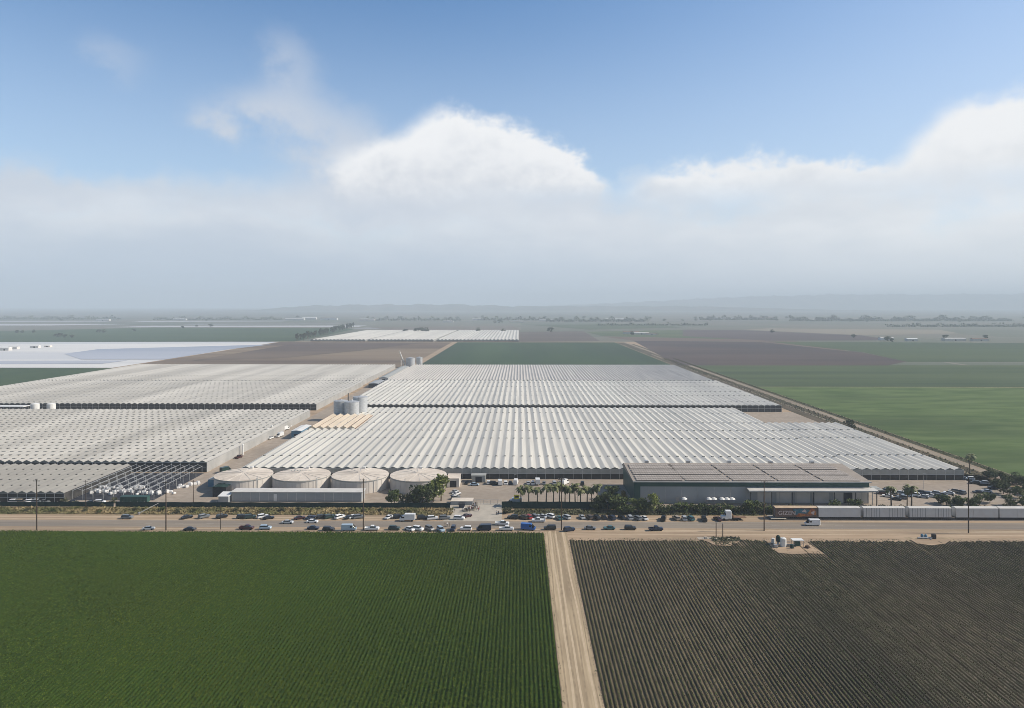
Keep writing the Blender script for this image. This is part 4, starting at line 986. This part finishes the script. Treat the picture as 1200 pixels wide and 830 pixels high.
BL = ['plain white boxcar next to the graffiti boxcar','white boxcar with dark ribs, second after the graffiti boxcar','white boxcar with dark ribs, third after the graffiti boxcar',
      'plain white boxcar behind the tall road pole','plain white boxcar just past the tall road pole','plain white boxcar, last of the train']
for k, px in enumerate((982.8,1035,1088.5,1142.5,1193,1246)):
    src = w1 if k in (1,2) else w0
    o = src if k in (0,1) else copy_tree(src)
    p = P(px, 608.3); o.location = (p.x, 279.42, 0); setprops(o, BL[k], 'boxcar', 'boxcars on the siding')
rect('ramp', 98, 104, 276.8, 281.8, .6, M['concrete'])

# ------------------------------------------------------------------ containers, bundles, tents
def container(loc, L_, rz_, m, label, group=None):
    t = empty('shipping_container', loc, rz_, label, 'container', group)
    prof = MB().box(-L_/2,L_/2,-1.22,1.22,.1,2.6); loc_obj('body', prof, m, t)
    rb = MB()
    for x in np.arange(-L_/2+.3, L_/2-.1, .6):
        rb.box(x-.12,x+.12,-1.27,-1.22,.2,2.5); rb.box(x-.12,x+.12,1.22,1.27,.2,2.5)
    loc_obj('corrugation', rb, m, t); loc_obj('door', MB().box(L_/2,L_/2+.05,-1.1,1.1,.2,2.5), m, t)
    return t
p = P(158,588.5); container((p.x,p.y,0), 11.6, 0, M['green'], 'dark green container behind the fence below the bare frames')
p = P(914,496.5); container((200,486,0), 12, R(3), M['rust'], 'brown container in the far yard beside the farm track', 'containers in the yard past the greenhouse')
container((189,483,0), 6, 0, M['bluebox'], 'blue container in the far yard beside the brown one', 'containers in the yard past the greenhouse'); container((178,480,0), 6, R(10), M['offwhite'], 'white container in the far yard by the greenhouse step', 'containers in the yard past the greenhouse')
def bundle_proto(seed):
    rng = np.random.default_rng(seed); t = empty('wrapped_bundle', (0,0,0))
    base = loop(-1,1,.8,.0,cut=.25); top = [(x*.8+rng.uniform(-.12,.12), y*.8+rng.uniform(-.12,.12), 1.5+rng.uniform(-.25,.25)) for x,y,z in base]
    mid = [(x*1.08, y*1.06, .8) for x,y,z in base]
    mb = MB().hull([(x,y,.12) for x,y,z in base], mid); mb.hull(mid, top); loc_obj('wrap', mb, M['bundle'], t); loc_obj('pallet', MB().box(-1,1,-.8,.8,0,.12), M['wood'], t)
    return t
BP = [bundle_proto(k) for k in range(3)]; bu = [0]*3
spots = [(108+k*4.3+random.uniform(-1,1), random.uniform(575.5,580)) for k in range(17)]+[(110+k*3.4+random.uniform(-1.5,1.5), random.uniform(570.5,576)) for k in range(19)]+[(196,578),(200,577.5),(204,579),(209,572.5),(213,571.5),(216,570.8),(219,571.5),(223,569.5),(211,570.5),(228,568.8),(232,568),(186,579.5),(177,580)]
for x, y in spots:
    k = random.randint(0,2); o = BP[k] if not bu[k] else copy_tree(BP[k]); bu[k] = 1
    o.location = P(x,y); s = random.uniform(.6,1.05); o.scale = (s,s,s*random.uniform(.7,1.2)); o.rotation_euler = (0,0,random.uniform(0,3))
    setprops(o, 'white wrapped bundle among those heaped beside the bare greenhouse frame', 'bundle', 'white wrapped bundles')
for k in range(3):
    if not bu[k]:
        o = BP[k]; o.location = P(190+k*2, 578); setprops(o, 'white wrapped bundle among those heaped beside the bare greenhouse frame', 'bundle', 'white wrapped bundles')
def parasol_proto():
    t = empty('parasol', (0,0,0))
    loc_obj('canopy', MB().lathe([(1.7,2.3),(1.0,2.75),(.06,3.05)], 0, 0, 8), M['white'], t); loc_obj('pole', MB().tube((0,0,0),(0,0,2.8),.04,n=6), M['steel'], t); loc_obj('base', MB().lathe([(.35,0),(.35,.1),(.05,.14)],0,0,10), M['dark'], t)
    return t
pp = parasol_proto()
for k, px in enumerate((805,834.5,840.5,850,856,862)):
    o = pp if k == 0 else copy_tree(pp); q = P(px, 596); o.location = (q.x, 297.6, 0); o.scale = (.85,.85,1.1)
    setprops(o, ['white parasol standing apart before the packing house','white parasol in the pair before the packing house wall','white parasol second in the pair before the packing house wall','white parasol first of three nearest the dock canopy','white parasol middle of three before the dock canopy','white parasol next to the dock canopy'][k], 'parasol', 'white parasols before the packing house')

# pump pad at the field edge
sheet('pump_pad', [P(*q) for q in [(895,633.4),(902,639),(906,645),(913,649),(930,650.5),(948,649.5),(966,650),(957,644),(948,638),(942,633.2)]], .26, M['soil'])
tufts('edge_weeds', 88, 101, 237, 238.6, 160, .3, M['drygrass'])
pump = P(918,641)
t = empty('irrigation_pump', (pump.x, pump.y, .26), 0, 'green and white irrigation pump station on a bare pad in the field', 'pump')
loc_obj('tank', MB().lathe([(1.0,0),(1.0,2.6),(.9,2.8),(.2,3.0)],0,0,18), M['white'], t); loc_obj('filter', MB().lathe([(.7,1.1),(.7,2.9),(.25,3.3)],-1.2,1.6,14), M['fence'], t)
loc_obj('filter_stand', MB().tube((-1.2,1.6,0),(-1.2,1.6,1.3),.4,n=8), M['steel'], t)
loc_obj('pipe', MB().tube((-2.5,.4,.5),(6,.4,.5),.18,n=8).tube((6,.4,.5),(6,.4,0),.18,n=8).tube((-1.2,1.6,.9),(3,1.6,.9),.15,n=8), M['steel'], t)
t = empty('equipment_shelter', (pump.x+5, pump.y+.5, .26), 0, 'small pale roofed shelter beside the irrigation pump', 'shelter')
loc_obj('roof', MB().box(-1.9,1.9,-1.2,1.2,2.0,2.2), M['white'], t)
for sx in (-1.7,1.7):
    for sy in (-1,1): loc_obj('post', MB().box(sx-.06,sx+.06,sy-.06,sy+.06,0,2.0), M['steel'], t)
loc_obj('cabinet', MB().box(-.9,.9,-.5,.5,0,1.5), M['green'], t)
for k, (dx, dy, w_, h_, mm, nm, lb) in enumerate(((-3.2,-1.2,1.3,1.0,'steel','pump_motor','small steel pump motor left of the white irrigation tank'),(2.2,-2.0,1.1,1.2,'fence','control_cabinet','dark green control cabinet between the tank and the shelter'),(7.6,-1.6,1.6,.7,'wood','pallet_stack','low pallet stack at the outer edge of the pump pad'),(-2.4,3.0,1.4,1.7,'offwhite','fertilizer_tank','pale plastic fertilizer tank behind the irrigation filter'))):
    t = empty(nm, (pump.x+dx, pump.y+dy, .26), .3*k, lb, nm.replace('_',' '))
    loc_obj('body', MB().hull(loop(-w_/2,w_/2,w_*.4,.1,cut=.15*w_), loop(-w_*.45,w_*.45,w_*.36,h_,cut=.15*w_)), M[mm], t); loc_obj('base', MB().box(-w_*.55,w_*.55,-w_*.45,w_*.45,0,.1), M['dark'], t)
for k, (px_, py_, s_) in enumerate(((827,631.5,.8),(833,632,.6),(839,633,.7),(854,632.5,.6),(824,632.6,.5))):
    q = P(px_, py_); t = empty('rubble_block', (q.x,q.y,0), k*1.1, 'pale broken concrete block in the debris by the short posts', 'rubble', 'broken blocks by the short posts')
    loc_obj('body', MB().hull(loop(-s_,s_,s_*.7,0,cut=.3*s_), loop(-s_*.7,s_*.8,s_*.5,s_*.8,cut=.25*s_)), M['concrete'], t)
q = P(1089,634)
rect('bare_patch', q.x-7, q.x+10, 251, 257, .02, M['path'])
t = empty('valve_assembly', (q.x,q.y+1.5,0), 0, 'silver and dark valve pipes on bare ground at the field edge', 'valves')
loc_obj('pipe', MB().tube((-3.2,0,.6),(3,0,.6),.3,n=8).tube((-2,0,.6),(-2,1.5,.2),.25,n=8).tube((1,0,.6),(1,-1.2,.2),.25,n=8), M['steel'], t)
loc_obj('filter', MB().lathe([(.5,.2),(.5,1.5),(.2,1.8)],-1.4,.5,10).lathe([(.5,.2),(.5,1.4),(.2,1.7)],-.1,.5,10), M['bluebox'], t); loc_obj('motor', MB().box(1.9,3.1,-.5,.6,.2,1.9), M['dark'], t)
q = P(850,632)
tufts('weeds', q.x-5, q.x+5, q.y-3, q.y+1.5, 500, .8, M['leafC'])
sheet('bare_patch', [P(*v) for v in [(818,632.6),(830,636),(838,640),(856,640.5),(866,636),(870,632.6)]], .27, M['soil'])
sheet('bare_patch', [P(*v) for v in [(1066,633),(1075,638),(1092,640),(1108,638),(1116,633)]], .272, M['soil'])
tufts('weeds', P(838,638).x, P(862,638).x, P(838,639.5).y, P(838,634).y, 260, .7, M['leafC'])
q = P(829,631); rect('bare_patch', q.x-3.5, q.x+4, q.y-2, q.y+1, .03, M['concrete'])

# lamp posts around the yards
for x, y, h, lb in ((602.5,590,12.0,'thin grey lamp post near the yellow sign'),(1028,591,6.5,'thin grey lamp post at the packing house car park'),(1082,573,7,'thin grey lamp post before the short greenhouse'),(677,590,7.5,'thin grey lamp post between the palms')):
    q = P(x, y); t = empty('lamp_post', q, 0, lb, 'lamp post', 'lamp posts around the yard')
    loc_obj('pole', MB().tube((0,0,0),(0,0,h),.09,.06,n=6), M['steel'], t); loc_obj('lamp_head', MB().box(-.1,1.0,-.15,.15,h-.02,h+.12), M['steel'], t)
for k, (x, y, h) in enumerate(((318.5,511,6.5),(313.5,514,6.0),(284.5,533,5.5),(470,428.5,7))):
    q = P(x, y); t = empty('vent_stack', q, 0, ['white stack beside the lane truck, taller of a pair','white stack beside the lane truck, shorter of a pair','white stack by the maroon pickup in the lane','white stack at the far end of the lane'][k], 'stack', 'white stacks along the lane')
    loc_obj('pipe', MB().tube((0,0,0),(0,0,h),.45,.4,n=10), M['white'], t); loc_obj('cap', MB().lathe([(.6,h),(.6,h+.2),(.05,h+.6)],0,0,10), M['white'], t)
t = empty('white_canopy', P(10,486), 0, 'white flat canopy in the alley between the wide greenhouses', 'canopy')
loc_obj('roof', MB().box(-14,14,-4,4,6.3,6.7), M['white'], t)
for sx in (-13,13):
    for sy in (-3.6,3.6): loc_obj('post', MB().box(sx-.1,sx+.1,sy-.1,sy+.1,0,6.3), M['steel'], t)
for x, lb in ((41,'white upright tank in the alley, nearer the flat canopy'),(60,'white upright tank in the alley, farther from the flat canopy')):
    q = P(x,486); t = empty('upright_tank', q, 0, lb, 'tank', 'white tanks in the alley between greenhouses')
    loc_obj('body', MB().lathe([(3.0,0),(3.0,8.2),(.3,9.0)],0,0,20), M['white'], t); loc_obj('hatch', MB().lathe([(.5,8.7),(.5,9.2),(.1,9.25)],0,0,8), M['steel'], t)

# ------------------------------------------------------------------ people at the entrance
def person_mesh(pose):
    j = {'pelvis':(0,0,.92),'chest':(0,.02,1.25),'neck':(0,.01,1.47),'head0':(0,-.01,1.56),'head1':(0,-.02,1.70)}
    st = .12 if pose else .03
    E = [('pelvis','chest'),('chest','neck'),('neck','head0'),('head0','head1')]; rad = {'pelvis':.155,'chest':.17,'neck':.065,'head0':.095,'head1':.095}
    for s, n_ in ((-1,'l'),(1,'r')):
        j['hip'+n_] = (s*.1,0,.86); j['knee'+n_] = (s*.11,s*st-.03,.48); j['ank'+n_] = (s*.11,s*st*1.6+.03,.09); j['toe'+n_] = (s*.12,s*st*1.6-.15,.05)
        j['sho'+n_] = (s*.19,.01,1.40); bend = -.22 if pose == 2 else -.03
        j['elb'+n_] = (s*.26,.05,1.12); j['wri'+n_] = (s*.25,bend,.90 if pose != 2 else 1.10); j['han'+n_] = (s*.24,bend-.06,.80 if pose != 2 else 1.14)
        E += [('pelvis','hip'+n_),('hip'+n_,'knee'+n_),('knee'+n_,'ank'+n_),('ank'+n_,'toe'+n_),('chest','sho'+n_),('sho'+n_,'elb'+n_),('elb'+n_,'wri'+n_),('wri'+n_,'han'+n_)]
        rad.update({'hip'+n_:.105,'knee'+n_:.068,'ank'+n_:.05,'toe'+n_:.045,'sho'+n_:.075,'elb'+n_:.05,'wri'+n_:.038,'han'+n_:.04})
    ks = list(j); me = bpy.data.meshes.new('person_body'); me.from_pydata([j[k] for k in ks], [(ks.index(a),ks.index(b)) for a,b in E], [])
    o = bpy.data.objects.new('tmp_person', me); COL.objects.link(o)
    md = o.modifiers.new('Skin','SKIN'); 
    for i, k in enumerate(ks): me.skin_vertices[0].data[i].radius = (rad[k],rad[k])
    me.skin_vertices[0].data[0].use_root = True
    o.modifiers.new('Sub','SUBSURF').levels = 1
    dg = bpy.context.evaluated_depsgraph_get(); out = bpy.data.meshes.new_from_object(o.evaluated_get(dg))
    bpy.data.objects.remove(o)
    out.materials.clear()
    for m in (M['skin'], PAINT['white'], PAINT['navy'], M['hair']): out.materials.append(m)
    for p in out.polygons:
        c = p.center; z = c.z; arm = abs(c.x) > .215
        p.material_index = 3 if (z > 1.66 or (z > 1.56 and c.y > .03)) else 0 if (z > 1.48 or (arm and z < 1.18)) else 1 if z > .93 else 2 if z > .1 else 3
    return out
M['skin'] = mat('skin', (.36,.21,.14), rough=.6); M['hair'] = mat('hair_dark', (.02,.016,.013), rough=.6)
PM = [person_mesh(k) for k in range(3)]
CL = {'white':PAINT['white'],'black':PAINT['black'],'grey':PAINT['grey'],'navy':PAINT['navy'],'red':PAINT['red'],'tan':PAINT['tan']}
ppl = [(543.5,600),(545,599.6),(546.3,600),(547.8,599.2),(549.2,599.5),(550,598.4),(551.2,599),(552,598),(552.8,598.6),(553.5,597.5),(554.3,598.8),(548.4,598),(546,598.4),(556.5,597),(557.5,596),(558.5,598),(559.3,596.5),(560.5,599.5),(556,593.5),(557.5,592.5),(559,593),(555,591.8),(533,600.6),(528.5,601.5),(544,598.2),(547,599.9),(549.8,597.2),(551,596.6),(553.6,596.2),(555.4,598.9),(556.2,595.2),(554.8,595.5),(558,594.2),(542.2,600.4),(550.6,600.3),(561.5,597.6),(581.8,603.3),(584,603.5),(521.5,617.5),(524,617),(527,617.5)]
tops = ['white','black','grey','navy','white','black','red','tan','white','grey','black','white']; bots = ['black','navy','grey','tan','black']
seenp = {}
for k, (x, y) in enumerate(ppl):
    o = bpy.data.objects.new('person', PM[k%3]); COL.objects.link(o); o.location = P(x, y); o.rotation_euler = (0,0,random.uniform(0,6.28)); s = random.uniform(.95,1.05); o.scale = (s,s,s)
    tp, bt = tops[(k*5+k//3)%12], bots[(k*2+k//5)%5]
    for i, m in ((1,CL[tp]),(2,CL[bt])): o.material_slots[i].link = 'OBJECT'; o.material_slots[i].material = m
    pl_ = 'on the road between parked cars' if y > 610 else 'standing apart by the low entrance wall' if x < 540 else 'at the fence end of the drive' if x > 575 else 'behind the crowd, inside the gate' if y < 595 else 'in the crowd at the entrance drive'
    setprops(o, f'person in {tp} top and {bt} trousers {pl_}', 'person', 'people at the entrance')

# ------------------------------------------------------------------ haze
HAZE = 0.000175
mb = MB().box(-14900, 14900, -1200, 15900, -1.2, 300)
hz = obj('haze', mb, None or bpy.data.materials.new('haze_air')); hz['kind'] = 'stuff'
hm = hz.data.materials[0]; hm.use_nodes = True; nt = hm.node_tree
for n_ in list(nt.nodes):
    if n_.type == 'BSDF_PRINCIPLED': nt.nodes.remove(n_)
vol = nt.nodes.new('ShaderNodeVolumePrincipled'); vol.inputs['Density'].default_value = HAZE; vol.inputs['Color'].default_value = (.78,.89,1.0,1); vol.inputs['Anisotropy'].default_value = .0
nt.links.new(vol.outputs[0], [n_ for n_ in nt.nodes if n_.type == 'OUTPUT_MATERIAL'][0].inputs['Volume'])

# ------------------------------------------------------------------ sky, sun, camera
SUN_EL, SUN_AZ = R(37), R(3.0)        # azimuth measured from +X towards +Y
w = bpy.data.worlds.new('World'); scene.world = w; w.use_nodes = True; nt = w.node_tree; N = nt.nodes; L = nt.links
bg = N['Background']; STR = .10; bg.inputs['Strength'].default_value = STR
sky = N.new('ShaderNodeTexSky'); sky.sky_type = 'NISHITA'; sky.sun_disc = False; sky.sun_elevation = SUN_EL; sky.sun_rotation = R(90)-SUN_AZ
sky.air_density = 1.0; sky.dust_density = .6; sky.ozone_density = 2.5; sky.altitude = 50
tc = N.new('ShaderNodeTexCoord'); sp = N.new('ShaderNodeSeparateXYZ'); L.new(tc.outputs['Generated'], sp.inputs[0])
def mth(op, a, b=None, c=None):
    n = N.new('ShaderNodeMath'); n.operation = op
    for i, v in enumerate((a, b, c)):
        if v is None: continue
        if isinstance(v, (int, float)): n.inputs[i].default_value = v
        else: L.new(v, n.inputs[i])
    return n.outputs[0]
hor = mth('SQRT', mth('ADD', mth('MULTIPLY', sp.outputs[0], sp.outputs[0]), mth('MULTIPLY', sp.outputs[1], sp.outputs[1])))
az = mth('ARCTAN2', sp.outputs[0], sp.outputs[1]); el = mth('ARCTAN2', sp.outputs[2], hor)
def noise(scale, detail, sx=1, sy=1, off=0, rough=.5):
    cb = N.new('ShaderNodeCombineXYZ'); L.new(mth('MULTIPLY', az, sx), cb.inputs[0]); L.new(mth('MULTIPLY', el, sy), cb.inputs[1]); cb.inputs[2].default_value = off
    n = N.new('ShaderNodeTexNoise'); n.inputs['Scale'].default_value = scale; n.inputs['Detail'].default_value = detail; n.inputs['Roughness'].default_value = rough
    L.new(cb.outputs[0], n.inputs['Vector']); return n.outputs['Fac']
n1 = noise(7, 6, 1, 1.4, 3.1); n2 = noise(20, 8, 1, 1.2, 7.7, .6); n3 = noise(4.2, 6, 1, 2.8, 1.3, .55)
azw = mth('ADD', az, mth('ADD', mth('MULTIPLY', mth('SUBTRACT', n1, .5), .07), mth('MULTIPLY', mth('SUBTRACT', n2, .5), .07)))
elw = mth('ADD', el, mth('ADD', mth('MULTIPLY', mth('SUBTRACT', n1, .5), .055), mth('MULTIPLY', mth('SUBTRACT', n2, .5), .065)))
def aep(x, y):
    u = (x-600)/F; v = (HZ-y)/F; a = math.atan(u); return a-YAW, math.atan(v*math.cos(a))
def lump(x, y, rx, ry, amp=1.0):
    a0, e0 = aep(x, y); da = mth('MULTIPLY', mth('SUBTRACT', azw, a0), F/rx); de = mth('MULTIPLY', mth('SUBTRACT', elw, e0), F/ry)
    w_ = mth('MULTIPLY', mth('EXPONENT', mth('MULTIPLY', mth('ADD', mth('MULTIPLY', da, da), mth('MULTIPLY', de, de)), -1.0)), amp)
    return w_, mth('MULTIPLY', w_, de)
def sumf(lst):
    o = lst[0]
    for q in lst[1:]: o = mth('ADD', o, q)
    return o
def sstep(v, a, b):
    n = N.new('ShaderNodeMapRange'); n.interpolation_type = 'SMOOTHSTEP'; n.inputs['From Min'].default_value = a; n.inputs['From Max'].default_value = b; L.new(v, n.inputs['Value']); return n.outputs[0]
def mixc(f, A, B):
    n = N.new('ShaderNodeMix'); n.data_type = 'RGBA'; L.new(f, n.inputs['Factor'])
    for k, v in (('A',A),('B',B)):
        if isinstance(v, tuple): n.inputs[k].default_value = tuple(c/STR for c in v)+(1,)
        else: L.new(v, n.inputs[k])
    return n.outputs['Result']
front = sstep(mth('ABSOLUTE', az), R(85), R(60))
elb = mth('ADD', elw, mth('ADD', mth('MULTIPLY', mth('SUBTRACT', n3, .5), .11), mth('MULTIPLY', mth('SUBTRACT', n1, .5), .05)))
bank = mth('MULTIPLY', sstep(elb, R(10.2), R(5.6)), front)
lumps = [lump(*q) for q in [(526,168,42,40),(578,182,52,42),(632,202,52,34),(664,216,40,28),(486,198,50,34),(435,206,62,34,.75),(570,226,130,36),(790,226,42,28),(858,222,50,30),(938,222,52,28),(1015,228,52,26),(1118,188,40,40),(1170,176,46,44),(1235,176,60,50),(1130,230,90,26)]]
field_ = sumf([q[0] for q in lumps]); relh = mth('DIVIDE', sumf([q[1] for q in lumps]), mth('ADD', field_, .02))
crisp = mth('MULTIPLY', sstep(field_, .20, .88), sstep(el, R(6.0), R(10.0)))
soft = [lump(*q) for q in [(285,130,60,24,.62),(350,145,75,32,.62),(425,188,85,40,1.0),(332,58,42,36,.55),(345,95,40,28,.40),(135,62,46,30,.55),(450,235,150,34,.8),(620,255,150,30,.8),(20,225,60,20,.9),(110,232,90,22,.8),(330,242,120,18,.6),(710,262,60,24,.8)]]
softf = mth('MULTIPLY', sstep(mth('MULTIPLY', sumf([q[0] for q in soft]), mth('ADD', mth('MULTIPLY', n1, .7), n2)), .14, 1.05), .85)
hi = sstep(el, R(48), R(24))
veil = mth('ADD', mth('MULTIPLY', mth('MULTIPLY', sstep(az, R(-10), R(70)), hi), .40), mth('MULTIPLY', mth('MULTIPLY', sstep(el, R(26), R(8)), front), .36))
inv = lambda v: mth('SUBTRACT', 1.0, v)
hs = N.new('ShaderNodeHueSaturation'); hs.inputs['Saturation'].default_value = 1.2; hs.inputs['Value'].default_value = 1.46; L.new(sky.outputs[0], hs.inputs['Color']); hs2 = mth('MULTIPLY', hi, front); L.new(mth('ADD', .72, mth('MULTIPLY', hs2, .74)), hs.inputs['Value'])
right = sstep(az, R(-14), R(38))
n3c = sstep(n3, .36, .66)
lowcol = mixc(sstep(el, R(.3), R(8.5)), (.47,.56,.68), mixc(n3c, (.61,.665,.745), (.79,.815,.85)))
lowcol = mixc(right, lowcol, mixc(sstep(el, R(.3), R(7)), (.72,.775,.84), mixc(n3c, (.76,.79,.83), (.90,.91,.925))))
c0 = mixc(veil, hs.outputs[0], (.64,.74,.88))
c1 = mixc(softf, c0, mixc(right, (.60,.65,.735), (.78,.80,.84)))
shade = mth('ADD', mth('MULTIPLY', relh, .55), mth('ADD', .62, mth('MULTIPLY', mth('SUBTRACT', n2, .5), .7)))
c2 = mixc(crisp, c1, mixc(sstep(shade, 0.0, 1.0), mixc(right, (.60,.64,.71), (.72,.75,.79)), (.90,.91,.925)))
out_ = mixc(mth('MULTIPLY', bank, .96), c2, lowcol)
L.new(out_, bg.inputs['Color'])
sd = bpy.data.lights.new('sun', 'SUN'); sd.energy = 4.9; sd.angle = R(.5); sd.color = (1,.92,.80)
so = bpy.data.objects.new('sun', sd); COL.objects.link(so)
sv = Vector((math.cos(SUN_EL)*math.cos(SUN_AZ), math.cos(SUN_EL)*math.sin(SUN_AZ), math.sin(SUN_EL)))
so.rotation_euler = sv.to_track_quat('Z', 'Y').to_euler(); so.location = (300, 0, 400)
cd_ = bpy.data.cameras.new('camera'); co = bpy.data.objects.new('camera', cd_); COL.objects.link(co)
co.location = (0,0,CAMH); co.rotation_euler = (R(90),0,YAW)
cd_.sensor_width = 36; cd_.lens = F/1200*36; cd_.shift_y = -(415-HZ)/1200; cd_.clip_start = 1; cd_.clip_end = 40000
scene.camera = co
vs = scene.view_settings; vs.view_transform = 'Standard'; vs.look = 'None'; vs.gamma = 1; vs.use_curve_mapping = False; vs.exposure = 0.05
scene.cycles.use_denoising = True
scene.cycles.max_bounces = 6; scene.cycles.volume_bounces = 1
scene.render.engine = 'CYCLES'
scene.cycles.pixel_filter_type = 'BLACKMAN_HARRIS'; scene.cycles.filter_width = 0.85
